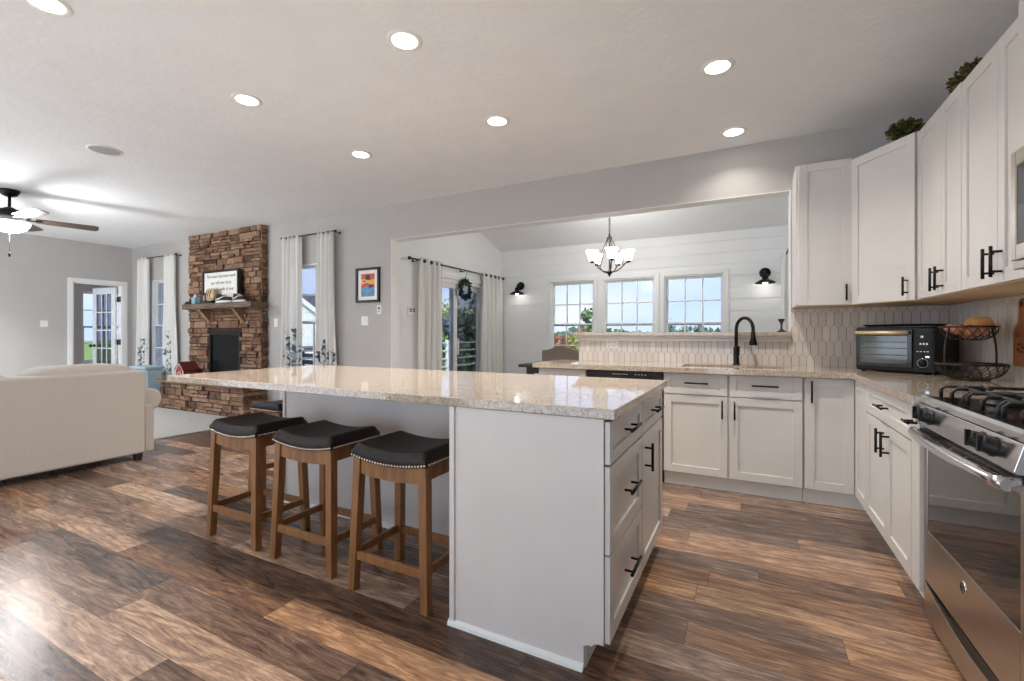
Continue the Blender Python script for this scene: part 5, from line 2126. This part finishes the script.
def rod(name, label, F_, a0, a1, z, d, rad=0.008, brackets=(), fin=0.016):
    p = F_ @ Vector(((a0 + a1) / 2, d, z))
    r = thing(name, label, 'curtain rod', p)
    mb = MB(F_)
    mb.cyl((a0, d, z), (a1, d, z), rad, n=12)
    mb.build('pole', M['bronze'], r)
    for a in (a0, a1):
        mb = MB(F_)
        mb.ball((a, d, z), fin, n=14, m=10)
        mb.build('finial', M['bronze'], r)
    for a in brackets:
        mb = MB(F_)
        mb.cyl((a, 0.0005, z - 0.01), (a, 0.008, z - 0.01), 0.018, n=14)
        mb.tube([(a, 0.004, z - 0.01), (a, d * 0.7, z - 0.022), (a, d, z - rad)], 0.0055, n=8)
        mb.build('bracket', M['bronze'], r)
    return r

rod('curtain_rod', 'thin dark curtain rod over the window in the far corner', FBW, -9.71, -8.46, 2.50, 0.085, brackets=(-9.70, -8.475))
curtain('curtain', 'white leaf-printed curtain in the far corner by the glazed door', FBW, -9.69, -9.36, 0.02, 2.515, 0.085, 4, leafy_=True, seed=2, group='leaf-printed curtains', flare=0.05)
curtain('curtain', 'white leaf-printed curtain next to the stone fireplace, above the toy barn', FBW, -8.80, -8.50, 0.47, 2.515, 0.085, 4, leafy_=True, seed=4, group='leaf-printed curtains', flare=0.03)
rod('curtain_rod', 'thin dark curtain rod over the window between fireplace and picture', FBW, -5.79, -4.73, 2.50, 0.085, brackets=(-5.78, -4.745))
curtain('curtain', 'white leaf-printed curtain on the fireplace side of the tall window', FBW, -5.77, -5.40, 0.02, 2.515, 0.085, 4, leafy_=True, seed=6, group='leaf-printed curtains', flare=0.04)
curtain('curtain', 'white leaf-printed curtain on the picture side of the tall window', FBW, -5.06, -4.765, 0.02, 2.515, 0.085, 4, leafy_=True, seed=8, group='leaf-printed curtains', flare=0.04)

rod('curtain_rod', 'long dark bronze curtain rod over the sliding patio door', FDL, 4.56, 7.06, 2.135, 0.085, rad=0.011, brackets=(4.72, 5.84, 6.98), fin=0.024)
curtain('curtain', 'plain pale curtain on the thermostat side of the patio door', FDL, 4.76, 5.27, 0.02, 2.17, 0.085, 4, amp=0.045, seed=10, group='plain dining curtains', grommets=True)
curtain('curtain', 'plain pale curtain on the dining corner side of the patio door', FDL, 6.36, 7.06, 0.02, 2.17, 0.085, 5, amp=0.04, seed=12, group='plain dining curtains', grommets=True)
FDR = frame(DR, 0, 0, 1, -1, 0)
curtain('curtain', 'white curtain half hidden by the wall cabinet, behind the candlestick', FDR, 6.15, 6.75, 0.02, 2.14, 0.10, 4, amp=0.035, seed=14, group='plain dining curtains', grommets=False)
rod('curtain_rod', 'dark curtain rod on the dining wall behind the candlestick', FDR, 5.0, 6.70, 2.105, 0.10, rad=0.010, brackets=(5.05, 6.55))

# wreath on the glass door
r = thing('wreath', 'dark green leaf wreath hanging in front of the patio door', 'wreath', (DL + 0.03, 5.95, 1.86))
mb = MB(FDL)
mb.torus((5.90, 0.045, 1.85), 0.13, 0.006, axis=(0, 1, 0), n=28, m=6)
mb.build('hoop', M['bark'], r)
rw = random.Random(21)
mb = MB(FDL)
for k in range(330):
    t = 2 * PI * k / 330 + rw.uniform(-.05, .05)
    Rr = 0.13 + rw.uniform(-.02, .02)
    base = Vector((5.90 + Rr * math.sin(t), 0.045 + rw.uniform(-.015, .015), 1.85 + Rr * math.cos(t)))
    d = Vector((math.cos(t) * 0.9 + rw.uniform(-.9, .9), rw.uniform(-.3, .6), -math.sin(t) * 0.9 + rw.uniform(-.9, .9))).normalized()
    s_ = d.orthogonal().normalized()
    s_.rotate(Matrix.Rotation(rw.uniform(0, 6), 3, d))
    L_ = rw.uniform(0.045, 0.075)
    ids = [mb.P(base), mb.P(base + d * L_ * .5 + s_ * L_ * .2), mb.P(base + d * L_), mb.P(base + d * L_ * .5 - s_ * L_ * .2)]
    mb.F(ids)
mb.build('leaves', M['wreath_leaf'], r, recalc=False)
mb = MB(FDL)
mb.tube([(5.90, 0.045, 1.98), (5.90, 0.060, 2.03), (5.90, 0.085, 2.122)], 0.003, n=6)
mb.build('ribbon', M['bronze'], r)

# ------------------------------------------------------------------ dining room furniture
r = thing('dining_table', 'dark wooden dining table in the room behind the half wall', 'table', (-1.55, 5.70, 0))
mb = MB()
mb.box(-2.62, -0.48, 5.25, 6.15, 0.745, 0.780)
mb.build('tabletop', M['dark_wood'], r, bevel=0.004)
mb = MB()
for b in ((-2.54, -0.56, 5.33, 5.352), (-2.54, -0.56, 6.048, 6.07), (-2.54, -2.518, 5.352, 6.048), (-0.582, -0.56, 5.352, 6.048)):
    mb.box(*b, 0.665, 0.745)
mb.build('apron', M['dark_wood'], r)
for x in (-2.50, -0.60):
    for y in (5.37, 6.03):
        mb = MB()
        mb.hexa([(x - .028, y - .028, 0), (x + .028, y - .028, 0), (x + .028, y + .028, 0), (x - .028, y + .028, 0)],
                [(x - .04, y - .04, 0.745), (x + .04, y - .04, 0.745), (x + .04, y + .04, 0.745), (x - .04, y + .04, 0.745)])
        mb.build('leg', M['dark_wood'], r, bevel=0.003)
r = thing('dining_chair', 'taupe upholstered dining chair with arched back at the dark table', 'chair', (-1.93, 5.22, 0))
cx, cy = -1.93, 5.20
mb = MB()
mb.pillow(cx - 0.24, cx + 0.24, cy - 0.19, cy + 0.26, 0.41, 0.50, e=0.3)
mb.build('seat', M['chair_fabric'], r)
mb = MB()
pb = []
for k in range(17):
    t = k / 16
    x = -0.245 + 0.49 * t
    e = abs(2 * t - 1)
    pb.append((cx + x, 1.035 - 0.055 * (0.5 - 0.5 * math.cos(PI * min(1, e * 1.15)))))
poly = [(cx - 0.235, 0.44)] + pb + [(cx + 0.235, 0.44)]
mb.prism(poly, 'y', cy - 0.225, cy - 0.165)
mb.build('backrest', M['chair_fabric'], r, bevel=0.018, seg=3)
for sx in (-1, 1):
    for sy in (-1, 1):
        mb = MB()
        x, y = cx + sx * 0.20, cy + 0.03 + sy * 0.19
        mb.hexa([(x - .014, y - .014, 0), (x + .014, y - .014, 0), (x + .014, y + .014, 0), (x - .014, y + .014, 0)],
                [(x - .022, y - .022, 0.43), (x + .022, y - .022, 0.43), (x + .022, y + .022, 0.43), (x - .022, y + .022, 0.43)])
        mb.build('leg', M['dark_wood'], r)

# chandelier
CX, CY = -1.555, 5.70
r = thing('chandelier', 'dark bronze chandelier with five frosted glass shades over the dining table', 'chandelier', (CX, CY, PEAK_Z))
mb = MB()
mb.lathe([(0.065, 0.0), (0.065, -0.03), (0.05, -0.045), (0.015, -0.06), (0, -0.06)], (CX, CY, PEAK_Z - 0.005), n=24)
mb.build('canopy', M['bronze'], r)
mb = MB()
zc = PEAK_Z - 0.06
k = 0
while zc > 2.415:
    ax = (1, 0, 0) if k % 2 else (0, 1, 0)
    pts = []
    for i in range(14):
        t = 2 * PI * i / 14
        o = 0.011 * math.cos(t)
        pts.append((CX + (o if not k % 2 else 0), CY + (o if k % 2 else 0), zc - 0.019 + 0.021 * math.sin(t)))
    mb.tube(pts, 0.0032, n=5, closed=True)
    zc -= 0.032
    k += 1
mb.build('chain', M['bronze'], r)
mb = MB()
mb.lathe([(0.0, 2.43), (0.012, 2.425), (0.012, 2.40), (0.035, 2.385), (0.035, 2.375), (0.012, 2.36), (0.010, 2.0), (0.016, 1.97), (0.040, 1.955), (0.040, 1.945), (0.022, 1.925), (0.012, 1.905), (0, 1.885)], (CX, CY, 0), n=20)
mb.build('column', M['bronze'], r)
for k in range(5):
    t = math.radians(-72 + 72 * k + 4)
    dx, dy = math.cos(t), math.sin(t)
    def at(rad, z):
        return (CX + dx * rad, CY + dy * rad, z)
    mb = MB()
    mb.tube([at(0.03, 1.95), at(0.085, 1.958), at(0.145, 1.995), at(0.19, 2.05), at(0.215, 2.062), at(0.235, 2.062)], 0.0085, n=8)
    mb.lathe([(0.0, 0.0), (0.012, 0.0), (0.030, 0.012), (0.030, 0.022), (0.018, 0.026), (0.018, 0.04), (0, 0.04)], at(0.235, 2.055), n=16)
    arm = mb.build('arm', M['bronze'], r)
    mb = MB()
    mb.tube([at(0.172, 2.03), at(0.11, 2.20), at(0.015, 2.385)], 0.0055, n=6)
    mb.build('brace', M['bronze'], r)
    mb = MB()
    c = at(0.235, 2.08)
    mb.lathe([(0.032, 0.0), (0.043, 0.012), (0.050, 0.05), (0.062, 0.09), (0.082, 0.128), (0.079, 0.128), (0.058, 0.09), (0.046, 0.05), (0.039, 0.016), (0, 0.006)], c, n=24, cap=False)
    mb.build('shade', M['shade_glow'], arm)
pl = bpy.data.lights.new('chandelier_light', 'POINT')
pl.energy = 24
pl.color = (1, 0.97, 0.94)
pl.shadow_soft_size = 0.3
po = bpy.data.objects.new('chandelier_light', pl)
COL.objects.link(po)
po.location = (0, 0, 2.22 - PEAK_Z)
po.parent = r

# barn sconces on the shiplap wall
FFW = frame(0, FY, 1, 0, 0, -1)
def sconce(label, a):
    z_ = 2.0
    p = FFW @ Vector((a, 0, z_))
    r = thing('wall_sconce', label, 'sconce', p, 'barn sconces')
    mb = MB(FFW)
    mb.lathe([(0.070, 0.0), (0.070, 0.012), (0.060, 0.020), (0.02, 0.026), (0, 0.026)], (a, 0.0, z_), n=24, axis=(0, 1, 0))
    mb.build('backplate', M['black_metal'], r)
    mb = MB(FFW)
    mb.tube([(a, 0.02, z_), (a, 0.09, z_ + 0.012), (a, 0.135, z_ + 0.004), (a, 0.150, z_ - 0.03)], 0.011, n=10)
    mb.build('arm', M['black_metal'], r)
    mb = MB(FFW)
    c = (a, 0.150, z_ - 0.155)
    mb.lathe([(0.124, 0.0), (0.126, 0.004), (0.105, 0.022), (0.072, 0.040), (0.045, 0.052), (0.036, 0.065), (0.034, 0.105), (0.024, 0.120), (0, 0.125)], c, n=28, cap=False)
    mb.build('shade', M['black_metal'], r, solid=0.002)
    mb = MB(FFW)
    mb.ball((a, 0.150, z_ - 0.140), 0.033, n=16, m=12)
    mb.build('bulb', M['shade_glow'], r)
    l = bpy.data.lights.new('sconce_light', 'POINT')
    l.energy = 0.35
    l.color = CAN_COLOR
    l.shadow_soft_size = 0.03
    o = bpy.data.objects.new('sconce_light', l)
    COL.objects.link(o)
    o.parent = r
    o.location = (0, -0.15, -0.19)
    return r
sconce('black barn sconce between the patio door corner and the windows', -3.50)
sconce('black barn sconce above the faucet, right of the three windows', 0.205)

# ------------------------------------------------------------------ ceiling lamps, speaker, fan
cans = [(-1.64, 1.92, 'recessed ceiling light over the middle of the island, nearest the camera'),
        (-3.00, 1.92, 'recessed ceiling light above the sofa end of the island'),
        (-1.65, 2.96, 'recessed ceiling light between the island and the wide opening, centre of three in a row'),
        (-3.02, 2.96, 'recessed ceiling light by the opening, the one towards the framed picture'),
        (-0.16, 2.955, 'recessed ceiling light over the aisle in front of the sink cabinets'),
        (-0.10, 3.965, 'recessed ceiling light directly above the sink'),
        (-2.97, 0.92, 'recessed ceiling light cut off at the top edge of the picture'),
        (-8.70, 0.90, 'added out-of-view ceiling light brightening the far living room wall')]  # last one is an unseen extra, added to brighten the far wall
proto = None
for x, y, lb in cans:
    r = thing('recessed_light', lb, 'ceiling light', (x, y, CEIL), 'recessed ceiling lights')
    mb = MB()
    mb.lathe([(0.068, -0.0045), (0.074, -0.007), (0.092, -0.004), (0.095, 0.0)], (x, y, CEIL), n=32, cap=False)
    mb.lathe([(0.068, -0.0045), (0.068, 0.0)], (x, y, CEIL), n=32, cap=False)
    mb.build('trim_ring', M['can_trim'], r)
    mb = MB()
    mb.lathe([(0.069, -0.003), (0.0, -0.003)], (x, y, CEIL), n=32, cap=False)
    mb.build('lens', M['light_glow'], r, recalc=False)
    l = bpy.data.lights.new('can_light', 'AREA')
    l.shape = 'DISK'
    l.size = 0.13
    l.energy = CAN_POWER * (0.22 if y > 3.5 else 9.0 if x < -8 else 0.45 if y < 1.0 else 1.0)
    l.color = CAN_COLOR if x > -5 else (0.90, 0.96, 1.0)
    l.spread = math.radians(125)
    o = bpy.data.objects.new('can_light', l)
    COL.objects.link(o)
    o.parent = r
    o.location = (0, 0, -0.009)
r = thing('ceiling_speaker', 'round grey ceiling speaker grille between the lights and the fan', 'speaker', (-4.90, 1.885, CEIL))
mb = MB()
mb.lathe([(0.105, -0.006), (0.118, -0.006), (0.122, 0.0)], (-4.90, 1.885, CEIL), n=32, cap=False)
mb.build('ring', M['can_trim'], r)
mb = MB()
M['grille_grey'] = pmat('speaker_grille', (176, 174, 172), (150, 148, 146), rough=0.6, scale=400)
mb.lathe([(0.106, -0.004), (0.0, -0.007)], (-4.90, 1.885, CEIL), n=32, cap=False)
mb.build('grille', M['grille_grey'], r)

fx, fy = -7.19, 1.93
r = thing('ceiling_fan', 'dark ceiling fan with lit white bowl above the living room', 'ceiling fan', (fx, fy, CEIL))
mb = MB()
mb.lathe([(0.085, 0), (0.085, -0.02), (0.06, -0.06), (0.03, -0.075), (0, -0.075)], (fx, fy, CEIL), n=28)
mb.build('canopy', M['black_metal'], r)
mb = MB()
mb.cyl((fx, fy, CEIL - 0.07), (fx, fy, 2.52), 0.014)
mb.build('downrod', M['black_metal'], r)
mb = MB()
mb.lathe([(0.03, 2.59), (0.06, 2.57), (0.14, 2.55), (0.165, 2.52), (0.165, 2.49), (0.12, 2.455), (0.07, 2.445), (0.07, 2.42), (0, 2.42)], (fx, fy, -0.035), n=32)
mb.build('motor', M['black_metal'], r)
for k in range(5):
    t = math.radians(75 + 72 * k)
    mb = MB(Matrix.Translation((fx, fy, 2.440)) @ Matrix.Rotation(t, 4, 'Z') @ Matrix.Rotation(math.radians(-12), 4, 'X'))
    mb.prism([(0.20, -0.050), (0.26, -0.062), (0.68, -0.075), (0.715, -0.066), (0.728, -0.045), (0.728, 0.045), (0.715, 0.066), (0.68, 0.075), (0.26, 0.062), (0.20, 0.050)], 'z', -0.004, 0.004)
    b_ = mb.build('blade', M['fan_blade'], r)
    mb = MB(Matrix.Translation((fx, fy, 2.440)) @ Matrix.Rotation(t, 4, 'Z'))
    mb.hexa([(0.10, -0.022, -0.012), (0.25, -0.035, -0.010), (0.25, 0.035, -0.010), (0.10, 0.022, -0.012)], [(0.10, -0.022, 0.0), (0.25, -0.035, -0.003), (0.25, 0.035, -0.003), (0.10, 0.022, 0.0)])
    mb.build('blade_iron', M['black_metal'], b_)
mb = MB()
mb.lathe([(0.165, 2.43), (0.16, 2.40), (0.135, 2.36), (0.08, 2.325), (0.0, 2.31)], (fx, fy, -0.035), n=32, cap=False)
mb.build('glass_bowl', emit_mat('fan_bowl_glow', (1.0, 0.98, 0.95), 4.0), r)
mb = MB()
mb.lathe([(0.0, 2.312), (0.012, 2.308), (0.010, 2.295), (0, 2.29)], (fx, fy, -0.035), n=12)
mb.tube([(fx, fy, 2.257), (fx, fy, 2.06)], 0.002, n=5)
mb.lathe([(0, 2.065), (0.009, 2.055), (0.010, 2.02), (0, 2.01)], (fx, fy, 0), n=12)
mb.build('pull_chain', M['black_metal'], r)
l = bpy.data.lights.new('fan_light', 'POINT')
l.energy = 42
l.color = (0.97, 0.98, 1.0)
l.shadow_soft_size = 0.12
o = bpy.data.objects.new('fan_light', l)
COL.objects.link(o)
o.parent = r
o.location = (0, 0, 2.24 - CEIL)

# ------------------------------------------------------------------ outdoors
mb = MB()
mb.box(-140, 90, 7.30, 160, -0.55, -0.45)
mb.box(-140, -4.1, 5.99, 7.30, -0.55, -0.45)
o = struct('ground_lawn', mb, M['grass'])
mb = MB()
mb.box(-7.6, DL - 0.16, 4.46, 5.98, -0.50, -0.05)
mb.box(-7.6, DL - 0.16, 5.98, 13.2, -0.44, -0.05)
M['deck'] = pmat('grey_deck_boards', (168, 162, 156), (150, 144, 138), rough=0.8, scale=10, stretch=(1, 14, 1))
struct('ground_deck', mb, M['deck'])
r = thing('deck_railing', 'white deck railing outside the sliding patio door', 'railing', (-7.5, 8.9, -0.05))
for y in (4.6, 6.6, 8.6, 10.6, 12.9):
    mb = MB()
    mb.box(-7.55, -7.45, y - 0.05, y + 0.05, -0.05, 1.0)
    mb.build('post', M['white_paint'], r)
for zq in (0.26, 0.48, 0.70, 0.92):
    mb = MB()
    mb.box(-7.52, -7.48, 4.6, 12.9, zq - 0.02, zq + 0.02)
    mb.build('rail', M['white_paint'], r)

def tree(label, x, y, h, rad, mat, n, ls, seed, trunk=0.35, name='tree', cat='tree', group=None, squash=1.0, bare=0.0):
    rnd = random.Random(seed)
    r = thing(name, label, cat, (x, y, -0.45), group)
    base = Vector((x, y, -0.45))
    mb = MB()
    tip = base + Vector((0, 0, h * 0.85))
    mb.tube([base, base + Vector((0.05 * rad, 0, h * 0.4)), tip], [h * 0.025, h * 0.018, h * 0.004], n=8)
    for k in range(9):
        a = rnd.uniform(0, 6.28)
        z0 = h * rnd.uniform(trunk, 0.7)
        e = base + Vector((math.cos(a) * rad * 0.7, math.sin(a) * rad * 0.7, min(h * 0.95, z0 + rad * 0.6)))
        s_ = base + Vector((0.03 * rad, 0, z0))
        mb.tube([s_, (s_ + e) / 2 + Vector((0, 0, 0.05 * h)), e], [h * 0.010, h * 0.007, h * 0.002], n=5)
    mb.build('trunk', M['bark'], r)
    mb = MB()
    c0 = base + Vector((0, 0, h * (trunk + 1) / 2))
    hz_ = h * (1 - trunk) / 2
    blobs = [(Vector((rnd.uniform(-.5, .5) * rad, rnd.uniform(-.5, .5) * rad, rnd.uniform(-.6, .6) * hz_)), rnd.uniform(0.35, 0.6)) for _ in range(9)]
    for k in range(n):
        bc_, br = rnd.choice(blobs)
        q = Vector((rnd.gauss(0, 1), rnd.gauss(0, 1), rnd.gauss(0, 1))).normalized() * (rnd.random() ** 0.4)
        p = c0 + bc_ + Vector((q.x * rad * br, q.y * rad * br, q.z * hz_ * br * 1.1))
        if p.z < -0.40:
            continue
        d = Vector((rnd.uniform(-1, 1), rnd.uniform(-1, 1), rnd.uniform(-.6, 1))).normalized()
        s_ = d.orthogonal().normalized()
        s_.rotate(Matrix.Rotation(rnd.uniform(0, 6.28), 3, d))
        L_ = ls * rnd.uniform(0.6, 1.3)
        ids = [mb.P(p - d * L_ * .5), mb.P(p + s_ * L_ * .35), mb.P(p + d * L_ * .5), mb.P(p - s_ * L_ * .35)]
        mb.F(ids)
    mb.build('foliage', mat, r, recalc=False)
    return r
tree('young green tree seen in the window above the dining chair', -7.73, 24.0, 3.0, 0.5, M['leaf_green'], 240, 0.2, 31, trunk=0.55)
tree('russet autumn bush on the lawn behind the dining chair', -9.68, 25.0, 1.6, 0.5, M['leaf_red'], 600, 0.22, 32, trunk=0.05, name='bush', cat='bush', group='garden bushes')
tree('yellow-green bush on the lawn beside the half wall end', -9.53, 27.0, 1.6, 0.8, M['leaf_yellow'], 500, 0.22, 33, trunk=0.05, name='bush', cat='bush', group='garden bushes')
tree('thin bare-looking sapling in the window closest to the faucet', -3.76, 26.0, 2.7, 0.6, M['leaf_dark'], 40, 0.12, 34)
tree('low green bush in the middle window above the ledge', -6.64, 30.0, 1.85, 1.5, M['leaf_green'], 800, 0.22, 35, trunk=0.05, name='bush', cat='bush', group='garden bushes')
tree('low green bush at the foot of the bare sapling outside', -4.51, 33.0, 2.0, 1.0, M['leaf_green'], 600, 0.22, 36, trunk=0.05, name='bush', cat='bush', group='garden bushes')
tree('orange bush just above the end of the granite ledge', -10.06, 31.0, 2.1, 0.9, M['leaf_red'], 600, 0.22, 37, trunk=0.05, name='bush', cat='bush', group='garden bushes')
tree('tall yellow-green autumn tree outside the open half of the patio door', -13.55, 19.0, 3.3, 1.7, M['leaf_yellow'], 1100, 0.22, 38, trunk=0.10)
tree('green shrub outside the open half of the patio door', -10.20, 14.5, 1.6, 0.9, M['leaf_green'], 800, 0.2, 42, trunk=0.05, name='bush', cat='bush', group='garden bushes')
tree('dark tree filling the screened half of the patio door', -10.79, 17.0, 2.6, 1.9, M['leaf_dark'], 2200, 0.26, 39, trunk=0.06)
tree('tall thin dark tree behind the screened half of the patio door', -15.02, 24.0, 4.6, 1.0, M['leaf_dark'], 260, 0.2, 40, trunk=0.25)
tree('grey-green tree beside the neighbouring house in the tall window', -34.10, 27.0, 4.0, 1.6, M['leaf_dark'], 1200, 0.3, 41, trunk=0.1)
tree('grey-green tree behind the gable of the neighbouring house', -37.86, 31.0, 4.6, 2.4, M['leaf_dark'], 1400, 0.34, 43, trunk=0.1)

# distant tree line
rt = random.Random(77)
mb = MB()
for k in range(1600):
    x = rt.uniform(-70, 50)
    y = rt.uniform(64, 72)
    z = rt.uniform(-0.45, 1.1 + 1.0 * math.sin(x * 0.22) ** 2)
    d = Vector((rt.uniform(-1, 1), rt.uniform(-.4, .4), rt.uniform(-.6, 1))).normalized()
    s_ = d.orthogonal().normalized()
    L_ = rt.uniform(1.0, 1.8)
    p = Vector((x, y, z))
    mb.F([mb.P(p - d * L_ * .5), mb.P(p + s_ * L_ * .4), mb.P(p + d * L_ * .5), mb.P(p - s_ * L_ * .4)])
o = mb.build('distant_treeline', M['leaf_dark'], recalc=False)
tag(o, 'hazy dark green line of trees on the horizon beyond the lawn', 'treeline', kind='stuff')

# neighbouring house in the tall living-room window
r = thing('neighbour_house', 'pale sided house with white gable seen through the tall window', 'house', (-21.5, 17.0, -0.45))
hx0, hx1, hy0, hy1 = -24.2, -17.5, 16.4, 22.0
mb = MB()
hm = (hx0 + hx1) / 2
mb.prism([(hx0, -0.45), (hx1, -0.45), (hx1, 1.2), (hm, 3.1), (hx0, 1.2)], 'y', hy0, hy1)
mb.build('walls', M['siding'], r)
mb = MB()
for s_ in (-1, 1):
    xe = hm + s_ * (hx1 - hx0 + 0.8) / 2
    ze = 1.2 - 0.4 * 1.9 / 3.35
    mb.prism([(xe, ze), (hm, 3.10), (hm, 3.28), (xe, ze + 0.18)], 'y', hy0 - 0.4, hy1 + 0.2)
mb.build('roof', M['roof'], r)
mb = MB()
for s_ in (-1, 1):
    xe = hm + s_ * (hx1 - hx0 + 0.8) / 2
    ze = 1.2 - 0.4 * 1.9 / 3.35
    mb.prism([(xe, ze - 0.06), (hm, 3.04), (hm, 3.30), (xe, ze + 0.20)], 'y', hy0 - 0.44, hy0 - 0.40)
mb.build('gable_trim', M['white_paint'], r)
mb = MB()
zq = -0.4
while zq < 2.9:
    w2 = (hx1 - hx0) / 2 if zq < 1.2 else (hx1 - hx0) / 2 * max(0, (3.1 - zq) / 1.9)
    mb.box(hm - w2 + .02, hm + w2 - .02, hy0 - 0.02, hy0, zq, zq + 0.02)
    zq += 0.18
mb.build('siding_line', M['white_paint'], r)
r = thing('outdoor_bench', 'dark slatted outdoor bench below the tall living room window', 'bench', (-8.2, 7.0, -0.45))
mb = MB()
for k in range(4):
    mb.box(-8.9, -7.65, 6.95 + 0.02 * k, 6.98 + 0.02 * k, 0.35 + 0.14 * k, 0.45 + 0.14 * k)
mb.build('backrest', M['roof'], r)
mb = MB()
for k in range(4):
    mb.box(-8.9, -7.65, 6.45 + 0.12 * k, 6.54 + 0.12 * k, 0.02, 0.05)
mb.build('seat', M['roof'], r)
for x in (-8.85, -7.70):
    for y in (6.48, 6.95):
        mb = MB()
        mb.box(x - 0.03, x + 0.03, y - 0.03, y + 0.03, -0.45, 0.36 if y < 6.9 else 0.8)
        mb.build('leg', M['roof'], r)
